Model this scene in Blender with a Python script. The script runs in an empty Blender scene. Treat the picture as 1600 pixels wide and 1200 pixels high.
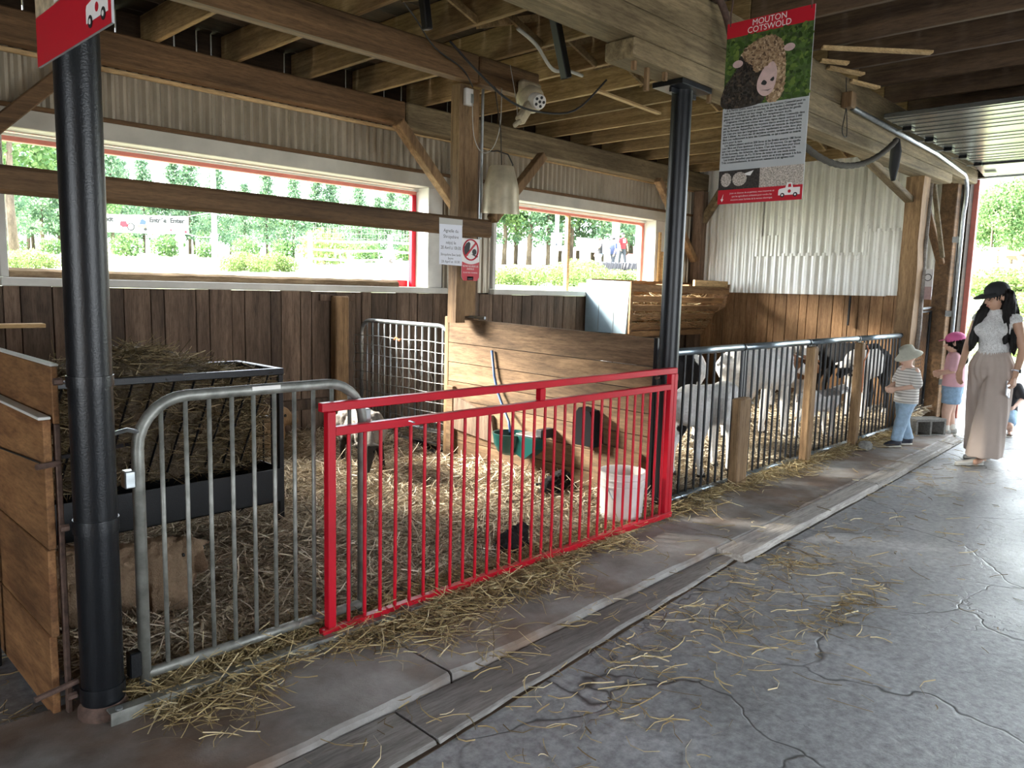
import bpy, bmesh, math, random
import numpy as np
from mathutils import Matrix, Vector, Euler
random.seed(7); RNG = np.random.default_rng(7)
SC = bpy.context.scene
COL = SC.collection
# ------------------------------------------------------------------ camera
# world: X runs along the pens towards the far door, Y towards the back wall, Z up; metres
cd = bpy.data.cameras.new('camera'); cam = bpy.data.objects.new('camera', cd); COL.objects.link(cam)
cd.sensor_fit = 'HORIZONTAL'; cd.sensor_width = 36; cd.lens = 27.0; cd.clip_start = .05; cd.clip_end = 400
cam.matrix_world = Matrix(((0.69698863, 0.07017462, -0.71364023, 0), (-0.71659907, 0.10468744, -0.68958416, 0),
                           (0.02631786, 0.99202624, 0.12325302, 1.5), (0, 0, 0, 1)))
SC.camera = cam
# ------------------------------------------------------------------ sky, sun, exposure
W = bpy.data.worlds.new('sky'); SC.world = W; W.use_nodes = True
_n = W.node_tree.nodes; _l = W.node_tree.links
_bg = _n['Background']; _bg.inputs['Color'].default_value = (.84, .92, 1.0, 1); _bg.inputs['Strength'].default_value = 1.5
sd = bpy.data.lights.new('sun', 'SUN'); sun = bpy.data.objects.new('sun', sd); COL.objects.link(sun)
sd.energy = 8.0; sd.angle = math.radians(24); sd.color = (1, .95, .84)
sun.rotation_euler = Vector((.50, -.72, -.50)).to_track_quat('-Z', 'Y').to_euler()
vs = SC.view_settings; vs.view_transform = 'Standard'; vs.look = 'None'; vs.gamma = 1; vs.use_curve_mapping = False; vs.exposure = 2.85
SC.cycles.max_bounces = 8; SC.cycles.diffuse_bounces = 6; SC.cycles.glossy_bounces = 3; SC.cycles.transparent_max_bounces = 6
SC.cycles.sample_clamp_indirect = 6
# ------------------------------------------------------------------ helpers
def wmat(o):
    m = o.matrix_basis
    return wmat(o.parent) @ o.matrix_parent_inverse @ m if o.parent else m
def link(o, parent=None, world=True):
    COL.objects.link(o)
    if parent is not None:
        o.parent = parent
        if world: o.matrix_parent_inverse = wmat(parent).inverted()
    return o
def tag(o, label=None, cat=None, group=None, kind=None):
    if label: o['label'] = label
    if cat: o['category'] = cat
    if group: o['group'] = group
    if kind: o['kind'] = kind
    return o
def empty(name, loc=(0, 0, 0), rz=0, label=None, cat=None, group=None, kind=None):
    o = bpy.data.objects.new(name, None); o.location = loc; o.rotation_euler = (0, 0, rz); o.empty_display_size = .1
    COL.objects.link(o)
    return tag(o, label, cat, group, kind)
class MB:
    def __init__(s): s.v = []; s.f = []
    def add(s, v, f):
        k = len(s.v); s.v.extend([tuple(p) for p in v]); s.f.extend([tuple(i + k for i in q) for q in f]); return s
    def box(s, x0, x1, y0, y1, z0, z1, bv=0.0, M=None):
        hx, hy, hz = (x1 - x0) / 2, (y1 - y0) / 2, (z1 - z0) / 2
        c = Vector(((x0 + x1) / 2, (y0 + y1) / 2, (z0 + z1) / 2))
        if bv <= 0:
            v = [Vector((a * hx, b * hy, d * hz)) for a in (-1, 1) for b in (-1, 1) for d in (-1, 1)]
            f = [(0, 1, 3, 2), (4, 6, 7, 5), (0, 4, 5, 1), (2, 3, 7, 6), (0, 2, 6, 4), (1, 5, 7, 3)]
        else:
            b_ = min(bv, abs(hx) * .9, abs(hy) * .9, abs(hz) * .9)
            v = []; ix = {}
            for a in (-1, 1):
                for b in (-1, 1):
                    for d in (-1, 1):
                        for k in range(3):
                            q = [a * hx, b * hy, d * hz]
                            for j in range(3):
                                if j != k: q[j] -= (a, b, d)[j] * b_
                            ix[(a, b, d, k)] = len(v); v.append(Vector(q))
            f = []
            for k in range(3):
                i, j = [(1, 2), (2, 0), (0, 1)][k]
                for sg in (-1, 1):
                    q = []
                    for (u, w) in ((-1, -1), (1, -1), (1, 1), (-1, 1)):
                        t = [0, 0, 0]; t[k] = sg; t[i] = u; t[j] = w; q.append(ix[(*t, k)])
                    f.append(tuple(q if sg > 0 else q[::-1]))
            for k in range(3):
                i, j = [(1, 2), (2, 0), (0, 1)][k]
                for u in (-1, 1):
                    for w in (-1, 1):
                        t0 = [0, 0, 0]; t0[i] = u; t0[j] = w; t1 = list(t0); t0[k] = -1; t1[k] = 1
                        q = [ix[(*t0, i)], ix[(*t1, i)], ix[(*t1, j)], ix[(*t0, j)]]
                        f.append(tuple(q if u * w < 0 else q[::-1]))
            for a in (-1, 1):
                for b in (-1, 1):
                    for d in (-1, 1):
                        q = [ix[(a, b, d, k)] for k in range(3)]
                        f.append(tuple(q if a * b * d > 0 else q[::-1]))
        v = [c + p for p in v]
        if M is not None: v = [M @ p for p in v]
        return s.add(v, f)
    def bar(s, p, q, w, h, up=(0, 0, 1), bv=.0, ext=0):
        p = Vector(p); q = Vector(q); d = q - p; L = d.length; d.normalize()
        u = Vector(up); sd_ = d.cross(u)
        if sd_.length < 1e-4: sd_ = d.cross(Vector((1, 0, 0)))
        sd_.normalize(); u = sd_.cross(d)
        M = Matrix(((d.x, sd_.x, u.x, p.x), (d.y, sd_.y, u.y, p.y), (d.z, sd_.z, u.z, p.z), (0, 0, 0, 1)))
        return s.box(-ext, L + ext, -w / 2, w / 2, -h / 2, h / 2, bv, M)
    def tube(s, pts, r, n=8, cap=True, closed=False):
        pts = [Vector(p) for p in pts]; N = len(pts); k0 = len(s.v)
        rs = r if isinstance(r, (list, tuple)) else [r] * N
        d0 = (pts[1] - pts[0]).normalized(); ref = Vector((0, 0, 1)) if abs(d0.z) < .9 else Vector((1, 0, 0))
        a = d0.cross(ref).normalized()
        for i, p in enumerate(pts):
            if closed: d = (pts[(i + 1) % N] - pts[i - 1]).normalized()
            else: d = (pts[min(i + 1, N - 1)] - pts[max(i - 1, 0)]).normalized()
            a = (a - d * a.dot(d))
            a = a.normalized() if a.length > 1e-6 else d.orthogonal().normalized()
            b = d.cross(a)
            for j in range(n):
                t = 2 * math.pi * j / n; s.v.append(tuple(p + (a * math.cos(t) + b * math.sin(t)) * rs[i]))
        for i in range(N if closed else N - 1):
            i2 = (i + 1) % N
            for j in range(n):
                j2 = (j + 1) % n
                s.f.append((k0 + i * n + j, k0 + i * n + j2, k0 + i2 * n + j2, k0 + i2 * n + j))
        if cap and not closed:
            s.f.append(tuple(k0 + j for j in range(n))[::-1]); s.f.append(tuple(k0 + (N - 1) * n + j for j in range(n)))
        return s
    def lathe(s, prof, c=(0, 0, 0), n=24, M=None, cap=(False, False)):
        k0 = len(s.v); c = Vector(c)
        for (r, z) in prof:
            for j in range(n):
                t = 2 * math.pi * j / n; p = Vector((r * math.cos(t), r * math.sin(t), z))
                if M is not None: p = M @ p
                s.v.append(tuple(p + c))
        for i in range(len(prof) - 1):
            for j in range(n):
                j2 = (j + 1) % n
                s.f.append((k0 + i * n + j, k0 + i * n + j2, k0 + (i + 1) * n + j2, k0 + (i + 1) * n + j))
        if cap[0]: s.f.append(tuple(k0 + j for j in range(n))[::-1])
        if cap[1]: s.f.append(tuple(k0 + (len(prof) - 1) * n + j for j in range(n)))
        return s
    def prism(s, poly, o, u, w, t):
        # polygon in the (u,w) plane at o, extruded along u x w by t
        o = Vector(o); u = Vector(u); w = Vector(w); nn = u.cross(w).normalized() * t; N = len(poly)
        v = [o + u * a + w * b for a, b in poly]; v += [p + nn for p in v]
        f = [tuple(range(N))[::-1], tuple(range(N, 2 * N))] + [(i, (i + 1) % N, N + (i + 1) % N, N + i) for i in range(N)]
        return s.add(v, f)
    def mesh(s, name, smooth=False):
        me = bpy.data.meshes.new(name); me.from_pydata(s.v, [], s.f); me.update()
        if smooth: me.polygons.foreach_set('use_smooth', [True] * len(me.polygons))
        return me
def obj(name, mb, mat, parent=None, smooth=False, world=True):
    me = mb.mesh(name, smooth) if isinstance(mb, MB) else mb
    if mat is not None and not me.materials: me.materials.append(MAT[mat] if isinstance(mat, str) else mat)
    return link(bpy.data.objects.new(name, me), parent, world)
def autosmooth(o, ang=40):
    me = o.data
    me.polygons.foreach_set('use_smooth', [True] * len(me.polygons)); me.update()
    try: me.set_sharp_from_angle(angle=math.radians(ang))
    except Exception: pass
    return o
def copy_tree(o, parent=None):
    c = o.copy(); COL.objects.link(c); c.parent = parent
    for ch in list(o.children): copy_tree(ch, c)
    return c
def circ(r, n=24, cx=0, cy=0, rx=None, ry=None, a0=0, a1=2 * math.pi):
    rx = rx or r; ry = ry or r; full = abs(a1 - a0 - 2 * math.pi) < 1e-6
    m = n if full else n + 1
    return [(cx + rx * math.cos(a0 + (a1 - a0) * i / n), cy + ry * math.sin(a0 + (a1 - a0) * i / n)) for i in range(m)]
# ------------------------------------------------------------------ materials
MAT = {}
class NT:
    def __init__(s, name):
        s.m = bpy.data.materials.new(name); s.m.use_nodes = True; s.t = s.m.node_tree; s.n = s.t.nodes; s.l = s.t.links
        s.b = s.n['Principled BSDF']; MAT[name] = s.m
    def new(s, typ, **k):
        o = s.n.new(typ)
        for a, b in k.items():
            if a in o.inputs.keys() if isinstance(a, str) else False: o.inputs[a].default_value = b
            else: setattr(o, a, b)
        return o
    def __call__(s, a, b): s.l.new(a, b)
    def ramp(s, stops, fac=None):
        r = s.n.new('ShaderNodeValToRGB'); e = r.color_ramp.elements
        while len(e) < len(stops): e.new(.5)
        for q, (p, c) in zip(e, stops): q.position = p; q.color = (*c, 1)
        if fac is not None: s.l.new(fac, r.inputs[0])
        return r
    def noise(s, vec, scale, detail=4, rough=.55, dist=0):
        o = s.n.new('ShaderNodeTexNoise'); o.inputs['Scale'].default_value = scale; o.inputs['Detail'].default_value = detail
        o.inputs['Roughness'].default_value = rough; o.inputs['Distortion'].default_value = dist
        if vec is not None: s.l.new(vec, o.inputs['Vector'])
        return o
    def coords(s, scale=(1, 1, 1), rnd=0):
        t = s.n.new('ShaderNodeTexCoord'); mp = s.n.new('ShaderNodeMapping'); mp.inputs['Scale'].default_value = scale
        if rnd:
            oi = s.n.new('ShaderNodeObjectInfo'); ad = s.n.new('ShaderNodeVectorMath'); ad.operation = 'MULTIPLY_ADD'
            cb = s.n.new('ShaderNodeCombineXYZ')
            for i in range(3): s.l.new(oi.outputs['Random'], cb.inputs[i])
            s.l.new(cb.outputs[0], ad.inputs[0]); ad.inputs[1].default_value = (rnd, rnd * .7, rnd * 1.3); s.l.new(t.outputs['Object'], ad.inputs[2])
            s.l.new(ad.outputs[0], mp.inputs[0])
        else: s.l.new(t.outputs['Object'], mp.inputs[0])
        return mp.outputs[0]
    def bump(s, h, strength=.3, dist=.01):
        b = s.n.new('ShaderNodeBump'); b.inputs['Strength'].default_value = strength; b.inputs['Distance'].default_value = dist
        s.l.new(h, b.inputs['Height']); s.l.new(b.outputs[0], s.b.inputs['Normal']); return b
    def mix(s, fac, a, b, typ='MIX'):
        m = s.n.new('ShaderNodeMix'); m.data_type = 'RGBA'; m.blend_type = typ
        for v, k in ((fac, 0), (a, 6), (b, 7)):
            if isinstance(v, (int, float)): m.inputs[k].default_value = v
            elif isinstance(v, tuple): m.inputs[k].default_value = (*v, 1)
            else: s.l.new(v, m.inputs[k])
        return m.outputs[2]
    def base(s, c, rough=.6, metal=0, spec=None):
        if isinstance(c, tuple): s.b.inputs['Base Color'].default_value = (*c, 1)
        else: s.l.new(c, s.b.inputs['Base Color'])
        s.b.inputs['Roughness'].default_value = rough; s.b.inputs['Metallic'].default_value = metal
        if spec is not None: s.b.inputs['Specular IOR Level'].default_value = spec
        return s
def plain(name, c, rough=.6, metal=0, var=.0, scale=20, spec=None, bump=0):
    m = NT(name)
    if var or bump:
        v = m.coords(); n = m.noise(v, scale, 5)
        lo = tuple(x * (1 - var) for x in c); hi = tuple(min(1, x * (1 + var)) for x in c)
        r = m.ramp([(.3, lo), (.7, hi)], n.outputs[0]); m.base(r.outputs[0], rough, metal, spec)
        if bump: m.bump(n.outputs[0], bump, .005)
    else: m.base(c, rough, metal, spec)
    return m.m
def wood(name, dark, light, axis='x', grain=9, stretch=.09, var=.3, stain=(.3, 1.0), rough=.75, bump=.25, knots=True, rnd=31):
    m = NT(name)
    sc = {'x': (stretch, 1, 1), 'y': (1, stretch, 1), 'z': (1, 1, stretch)}[axis]
    v = m.coords(tuple(k * grain for k in sc), rnd); n1 = m.noise(v, 2.2, 7, .62, .6)
    v2 = m.coords(tuple(max(k, .35) for k in sc), rnd); n2 = m.noise(v2, 2.3, 4, .6)
    c = m.ramp([(.28, dark), (.5, tuple((a + b) / 2 for a, b in zip(dark, light))), (.72, light)], n1.outputs[0]).outputs[0]
    st = m.ramp([(.3, (stain[0],) * 3), (.62, (stain[1],) * 3)], n2.outputs[0]).outputs[0]
    c = m.mix(1.0, c, st, 'MULTIPLY')
    oi = m.n.new('ShaderNodeObjectInfo'); vr = m.ramp([(0, (1 - var,) * 3), (1, (1 + var * .5, 1 + var * .42, 1 + var * .35))], oi.outputs['Random']).outputs[0]
    c = m.mix(1.0, c, vr, 'MULTIPLY')
    v3 = m.coords(tuple(max(k, .12) * 46 for k in sc), rnd); n3 = m.noise(v3, 2.0, 5, .75)
    c = m.mix(.75, c, m.ramp([(.30, (.45, .42, .40)), (.55, (1.05, 1.05, 1.05)), (.75, (1.3, 1.3, 1.3))], n3.outputs[0]).outputs[0], 'MULTIPLY')
    m.base(c, rough, 0, .3); m.bump(n1.outputs[0], bump, .006)
    return m.m
wood('wall_plank', (.085, .058, .040), (.25, .175, .125), 'z', 8, .08, .4, (.5, 1.05))
wood('end_plank', (.19, .095, .042), (.43, .26, .13), 'z', 8, .08, .28, (.6, 1.05))
wood('beam_wood', (.075, .042, .019), (.25, .145, .068), 'x', 7, .05, .2, (.6, 1.05))
wood('pale_beam', (.11, .08, .042), (.33, .255, .145), 'x', 7, .05, .25, (.6, 1.1))
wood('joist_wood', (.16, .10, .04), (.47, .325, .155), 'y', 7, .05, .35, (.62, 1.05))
wood('post_wood', (.15, .085, .04), (.40, .255, .13), 'z', 8, .06, .25, (.6, 1.05))
wood('divider_plank', (.10, .056, .027), (.33, .21, .115), 'y', 9, .12, .22, (.45, 1.05))
wood('plywood', (.15, .062, .024), (.38, .195, .08), 'y', 6, .16, .12, (.38, 1.1))
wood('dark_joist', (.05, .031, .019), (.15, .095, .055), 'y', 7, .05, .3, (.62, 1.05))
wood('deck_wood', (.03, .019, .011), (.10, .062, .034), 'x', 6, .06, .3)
wood('rack_wood', (.12, .065, .03), (.40, .24, .115), 'x', 9, .07, .3, (.55, 1.05))
wood('grey_plank', (.26, .24, .22), (.55, .52, .48), 'x', 8, .06, .12, (.6, 1.05), .7, .3)
wood('dark_plank', (.16, .145, .135), (.34, .32, .30), 'x', 8, .06, .12, (.6, 1.0), .6, .3)
wood('light_stick', (.50, .33, .15), (.72, .52, .27), 'x', 8, .06, .15, (.8, 1.0))
wood('sill_board', (.16, .10, .055), (.42, .31, .19), 'x', 12, .12, .1, (.5, 1.1), .9, .6)
wood('tree_bark', (.09, .065, .045), (.22, .17, .13), 'z', 6, .2, .2)
wood('grey_rail', (.30, .27, .24), (.52, .48, .43), 'x', 6, .1, .2)
plain('red_paint', (.46, .002, .015), .38, 0, .10, 6, .35)
plain('red_trim', (.62, .20, .15), .5, 0, .12, 8)
plain('white_paint', (.60, .59, .54), .55, 0, .10, 5)
plain('fascia_paint', (.50, .48, .41), .6, 0, .12, 4)
plain('blue_paint', (.25, .34, .40), .5, 0, .10, 7)
plain('black_metal', (.0045, .0055, .0075), .34, .0, .4, 150, .45, .18)
plain('rubber_black', (.012, .012, .013), .7)
plain('grey_rope', (.055, .047, .036), .95, 0, .4, 160)
plain('galv', (.42, .45, .46), .36, .85, .18, 25)
plain('galv_dull', (.25, .25, .225), .48, .5, .35, 18)
plain('pipe_rail', (.30, .36, .40), .30, .85, .12, 12)
plain('rust_metal', (.10, .06, .045), .8, .2, .4, 40)
plain('wire', (.25, .24, .22), .5, .7)
plain('cable_black', (.02, .02, .02), .6)
plain('cable_grey', (.45, .44, .40), .6)
plain('plastic_white', (.72, .70, .66), .4, 0, .12, 9)
plain('plastic_green', (.0, .05, .045), .35)
plain('hose_blue', (.05, .10, .22), .45)
plain('old_cream', (.42, .36, .24), .5, .0, .3, 14)
plain('dusty_metal', (.46, .40, .28), .42, .35, .22, 9)
plain('stone_grey', (.20, .195, .18), .95, 0, .3, 60, None, .4)
plain('paper', (.70, .72, .78), .7)
plain('print_red', (.50, .008, .022), .45)
plain('print_white', (.80, .78, .75), .5)
plain('print_black', (.02, .02, .02), .6)
plain('print_grey', (.43, .45, .46), .55, 0, .06, 3)
plain('print_blue', (.04, .07, .22), .6)
plain('print_tan', (.50, .30, .10), .6)
plain('print_pink', (.56, .40, .38), .6, 0, .12, 30)
plain('print_wooltan', (.33, .22, .13), .7, 0, .75, 110)
plain('print_wooldark', (.03, .024, .02), .7, 0, .8, 90)
plain('print_fleece', (.42, .37, .32), .7, 0, .7, 130)
plain('print_grass', (.045, .085, .015), .6, 0, .75, 26)
plain('print_straw', (.42, .34, .22), .6, 0, .6, 26)
plain('print_sky', (.30, .36, .40), .6, 0, .5, 20)
def corr(name, a, b, sc=(1, 1, 1)):
    m = NT(name); v = m.coords(sc); n = m.noise(v, 3, 6, .65); n2 = m.noise(v, 60, 3)
    c = m.ramp([(.25, a), (.75, b)], n.outputs[0]).outputs[0]
    sp = m.ramp([(.26, (.35, .3, .25)), (.34, (1, 1, 1))], n2.outputs[0]).outputs[0]
    m.base(m.mix(.6, c, sp, 'MULTIPLY'), .36, .3); return m.m
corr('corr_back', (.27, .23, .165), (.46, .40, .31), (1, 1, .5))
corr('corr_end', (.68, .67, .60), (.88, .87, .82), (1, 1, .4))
def concrete():
    m = NT('concrete'); v = m.coords(); n = m.noise(v, 1.1, 8, .62); n2 = m.noise(v, 26, 6, .7); n3 = m.noise(v, .45, 4, .6)
    c = m.ramp([(.3, (.22, .222, .228)), (.55, (.33, .335, .345)), (.75, (.47, .48, .495))], n.outputs[0]).outputs[0]
    g = m.ramp([(.3, (.48, .48, .48)), (.7, (1.25, 1.25, 1.25))], n2.outputs[0]).outputs[0]
    c = m.mix(1, c, g, 'MULTIPLY')
    # crack network: edges of large distorted cells
    wv = m.new('ShaderNodeVectorMath', operation='MULTIPLY_ADD'); m(m.noise(v, 2.2, 3, .5).outputs[1], wv.inputs[0]); wv.inputs[1].default_value = (.45, .45, .45); m(v, wv.inputs[2])
    vo = m.new('ShaderNodeTexVoronoi', feature='DISTANCE_TO_EDGE'); vo.inputs['Scale'].default_value = .95; m(wv.outputs[0], vo.inputs['Vector'])
    gate = m.ramp([(.42, (0, 0, 0)), (.52, (1, 1, 1))], m.noise(v, 1.0, 3).outputs[0]).outputs[0]
    ck = m.ramp([(.0, (1, 1, 1)), (.009, (0, 0, 0))], vo.outputs['Distance']).outputs[0]
    ck = m.mix(1, ck, gate, 'MULTIPLY')
    wv2 = m.new('ShaderNodeVectorMath', operation='MULTIPLY_ADD'); m(m.noise(v, 5, 4, .6).outputs[1], wv2.inputs[0]); wv2.inputs[1].default_value = (.30, .30, .30); m(v, wv2.inputs[2])
    vo2 = m.new('ShaderNodeTexVoronoi', feature='DISTANCE_TO_EDGE'); vo2.inputs['Scale'].default_value = 2.1; m(wv2.outputs[0], vo2.inputs['Vector'])
    gate2 = m.ramp([(.50, (0, 0, 0)), (.60, (.8, .8, .8))], m.noise(v, .8, 3).outputs[0]).outputs[0]
    ck = m.mix(1, ck, m.mix(1, m.ramp([(.0, (1, 1, 1)), (.011, (0, 0, 0))], vo2.outputs['Distance']).outputs[0], gate2, 'MULTIPLY'), 'LIGHTEN')
    c = m.mix(ck, c, (.025, .024, .023))
    m.base(c, .5, 0, .5)
    rr = m.ramp([(.35, (.30,) * 3), (.65, (.58,) * 3)], n3.outputs[0]).outputs[0]; m(rr, m.b.inputs['Roughness'])
    hh = m.new('ShaderNodeMath', operation='MULTIPLY_ADD'); m(ck, hh.inputs[0]); hh.inputs[1].default_value = -.8; m(n2.outputs[0], hh.inputs[2])
    m.bump(hh.outputs[0], .55, .006)
    return m.m
concrete()
def kerbmat():
    m = NT('kerb_concrete'); v = m.coords(); n = m.noise(v, 2.5, 8, .65); n2 = m.noise(v, 30, 6, .7); n3 = m.noise(v, 1.6, 4, .6)
    c = m.ramp([(.3, (.15, .13, .115)), (.7, (.39, .37, .35))], n.outputs[0]).outputs[0]
    d = m.ramp([(.42, (1, 1, 1)), (.6, (.62, .45, .34))], n3.outputs[0]).outputs[0]
    m.base(m.mix(1, c, d, 'MULTIPLY'), .7); m.bump(n2.outputs[0], .6, .008); return m.m
kerbmat()
def strawmat(name, stops, rough=.7):
    m = NT(name); g = m.new('ShaderNodeNewGeometry')
    r = m.ramp(stops, g.outputs['Random Per Island']); m.base(r.outputs[0], rough, 0, .3); return m.m
strawmat('straw', [(0, (.12, .09, .06)), (.3, (.36, .285, .19)), (.65, (.60, .50, .35)), (.9, (.75, .67, .51)), (1, (.86, .80, .67))])
strawmat('straw_light', [(0, (.11, .075, .035)), (.35, (.28, .20, .09)), (.75, (.48, .37, .18)), (1, (.68, .58, .36))])
strawmat('hay', [(0, (.06, .045, .022)), (.4, (.19, .14, .07)), (.8, (.34, .26, .14)), (1, (.48, .39, .23))])
m = NT('bedding'); v = m.coords(); n = m.noise(v, 24, 8, .75, 1.2); n2 = m.noise(v, 1.4, 4)
c = m.ramp([(.3, (.08, .06, .04)), (.5, (.24, .185, .12)), (.72, (.48, .40, .28))], n.outputs[0]).outputs[0]
m.base(m.mix(1, c, m.ramp([(.3, (.6, .55, .5)), (.6, (1, 1, 1))], n2.outputs[0]).outputs[0], 'MULTIPLY'), .9); m.bump(n.outputs[0], 1, .03)
def leafmat(name, stops):
    m = NT(name); g = m.new('ShaderNodeNewGeometry'); r = m.ramp(stops, g.outputs['Random Per Island'])
    m.base(r.outputs[0], .6, 0, .2)
    tr = m.n.new('ShaderNodeBsdfTranslucent'); mx = m.n.new('ShaderNodeMixShader'); mx.inputs[0].default_value = .35
    m(r.outputs[0], tr.inputs['Color']); m(m.b.outputs[0], mx.inputs[1]); m(tr.outputs[0], mx.inputs[2]); m(mx.outputs[0], m.n['Material Output'].inputs['Surface'])
    return m.m
strawmat('curl_tan', [(0, (.10, .06, .035)), (.4, (.28, .18, .10)), (.8, (.44, .31, .19)), (1, (.58, .44, .30))])
strawmat('curl_dark', [(0, (.006, .005, .005)), (.7, (.035, .026, .02)), (1, (.10, .07, .05))])
strawmat('fleck_green', [(0, (.015, .035, .006)), (.5, (.05, .10, .016)), (1, (.14, .20, .04))])
leafmat('leaf_pine', [(0, (.07, .14, .085)), (.5, (.14, .24, .14)), (1, (.27, .38, .22))])
leafmat('leaf_broad', [(0, (.06, .13, .045)), (.5, (.13, .23, .085)), (1, (.26, .36, .15))])
leafmat('leaf_bright', [(0, (.10, .17, .05)), (.5, (.20, .28, .09)), (1, (.36, .40, .17))])
m = NT('meadow'); v = m.coords(); n = m.noise(v, .35, 8, .7); n2 = m.noise(v, 3, 6, .7)
c = m.ramp([(.3, (.12, .19, .07)), (.5, (.30, .34, .20)), (.65, (.44, .43, .36))], n.outputs[0]).outputs[0]
m.base(m.mix(.5, c, m.ramp([(.3, (.5, .5, .5)), (.7, (1.3, 1.3, 1.3))], n2.outputs[0]).outputs[0], 'MULTIPLY'), .9)
plain('gravel', (.46, .45, .43), .95, 0, .25, 30)
def attrmat(name, rough=.9, bump=.0, bscale=60, sheen=0):
    m = NT(name); a = m.new('ShaderNodeVertexColor'); a.layer_name = 'Col'
    if bump:
        n = m.noise(m.coords(), bscale, 4, .7); c = m.mix(.35, a.outputs[0], m.ramp([(.3, (.55,) * 3), (.7, (1.2,) * 3)], n.outputs[0]).outputs[0], 'MULTIPLY')
        m.base(c, rough, 0, .2); m.bump(n.outputs[0], bump, .01)
    else: m.base(a.outputs[0], rough, 0, .2)
    return m.m
attrmat('fur', .85, .5, 55); attrmat('wool', .95, .9, 70)
plain('hoof', (.03, .025, .02), .5); plain('horn', (.22, .18, .13), .5, 0, .3, 30); plain('eye', (.01, .01, .01), .15)
plain('skin', (.50, .29, .19), .5, 0, .06, 12); plain('skin_pale', (.62, .40, .30), .5, 0, .06, 12)
plain('hair_black', (.008, .006, .005), .6, 0, .4, 80, .2); plain('hair_brown', (.10, .06, .035), .5)
plain('cap_black', (.014, .014, .016), .75); plain('cap_pink', (.66, .13, .32), .7); plain('hat_cream', (.50, .49, .40), .85, 0, .06, 30)
plain('trouser_taupe', (.43, .35, .30), .8, 0, .05, 6); plain('tee_pink', (.66, .38, .42), .85, 0, .05, 8); plain('denim', (.25, .38, .52), .85, 0, .2, 25)
plain('denim_pale', (.30, .42, .54), .85, 0, .2, 22); plain('skin_shade', (.40, .23, .15), .5); plain('shoe_white', (.66, .64, .58), .5); plain('shoe_navy', (.018, .022, .035), .7); plain('shoe_grey', (.32, .31, .28), .8)
plain('phone_white', (.68, .68, .72), .25); plain('glass_dark', (.01, .01, .012), .1)
plain('shirt_charcoal', (.018, .018, .021), .8); plain('shirt_blue', (.022, .035, .09), .8); plain('shirt_red', (.30, .008, .015), .8); plain('pants_dark', (.03, .035, .045), .85)
m = NT('lace_white'); n = m.noise(m.coords(), 60, 4, .7, 1.5); m.base(m.ramp([(.4, (.48, .46, .44)), (.55, (.72, .71, .69))], n.outputs[0]).outputs[0], .8); m.bump(n.outputs[0], .6, .006)
m = NT('tee_striped'); t = m.new('ShaderNodeTexCoord'); sx = m.new('ShaderNodeSeparateXYZ'); m(t.outputs['Object'], sx.inputs[0])
mu = m.new('ShaderNodeMath', operation='MULTIPLY'); m(sx.outputs['Z'], mu.inputs[0]); mu.inputs[1].default_value = 37
fr = m.new('ShaderNodeMath', operation='FRACT'); m(mu.outputs[0], fr.inputs[0])
m.base(m.ramp([(.66, (.66, .63, .58)), (.72, (.28, .26, .24))], fr.outputs[0]).outputs[0], .85)
plain('tyre', (.05, .05, .055), .85); plain('banner_white', (.80, .80, .80), .7); plain('pole_white', (.62, .60, .58), .7, 0, .15, 6)
plain('roof_red', (.55, .07, .06), .7); plain('orange_boulder', (.55, .26, .09), .9, 0, .3, 4); plain('door_panel', (.22, .235, .225), .25, .75, .12, 5)
plain('tag_dark', (.005, .005, .006), .85, 0, 0, 20, .2)
# ================================================================== THE SETTING
def struct(name, mb, mat, parent=None, label=None, smooth=False):
    o = obj(name, mb, mat, parent, smooth)
    if parent is None: tag(o, label, None, None, 'structure')
    return o
def sempty(name, label=None, loc=(0, 0, 0)): return empty(name, loc, 0, label, None, None, 'structure')
# aisle floor and the low concrete kerb beside the pens
fl = MB()
nx, ny = 60, 30
fl.box(-9, 12.6, -5, 6.9, -.2, 0)
struct('floor', fl, 'concrete', None, 'grey cracked concrete aisle floor')
PEGS = []
kerb = sempty('trim_1', 'low stained concrete kerb along the pen fronts', (4, 2.4, 0))
def slab(x0, x1, yf0, yf1, yb0, yb1, z, bv=.018, seed=0):
    # slab with a wavy worn front edge
    r = random.Random(seed); n = max(4, int((x1 - x0) / .12)); V = []; F = []
    for i in range(n + 1):
        t = i / n; x = x0 + (x1 - x0) * t; j = r.uniform(-.005, .005); yf = yf0 + (yf1 - yf0) * t + j; yb = yb0 + (yb1 - yb0) * t
        dz = r.uniform(-.004, .004)
        V += [(x, yf - .006, 0), (x, yf, z - bv + dz), (x, yf + bv * 1.4, z + dz), (x, yb, z), (x, yb, 0)]
    for i in range(n):
        a = i * 5; b = a + 5
        for k in range(4): F.append((a + k, b + k, b + k + 1, a + k + 1))
    F.append((0, 1, 2, 3, 4)); e = n * 5; F.append((e + 4, e + 3, e + 2, e + 1, e))
    return MB().add(V, F)
for i, (x0, x1) in enumerate(((-3, -.4), (-.385, 1.84), (1.852, 4.12), (4.135, 4.9), (4.912, 7.2), (7.21, 9.3))):
    f0 = 2.06 + .028 * (x0 - 1.8); f1 = 2.06 + .028 * (x1 - 1.8)
    obj('concrete_slab', slab(x0, x1, f0, f1, 2.8, 2.8, .045, .010, i), 'kerb_concrete', kerb)
gut = sempty('trim_2', 'worn planks covering the gutter beside the kerb', (4, 2, 0))
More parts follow.
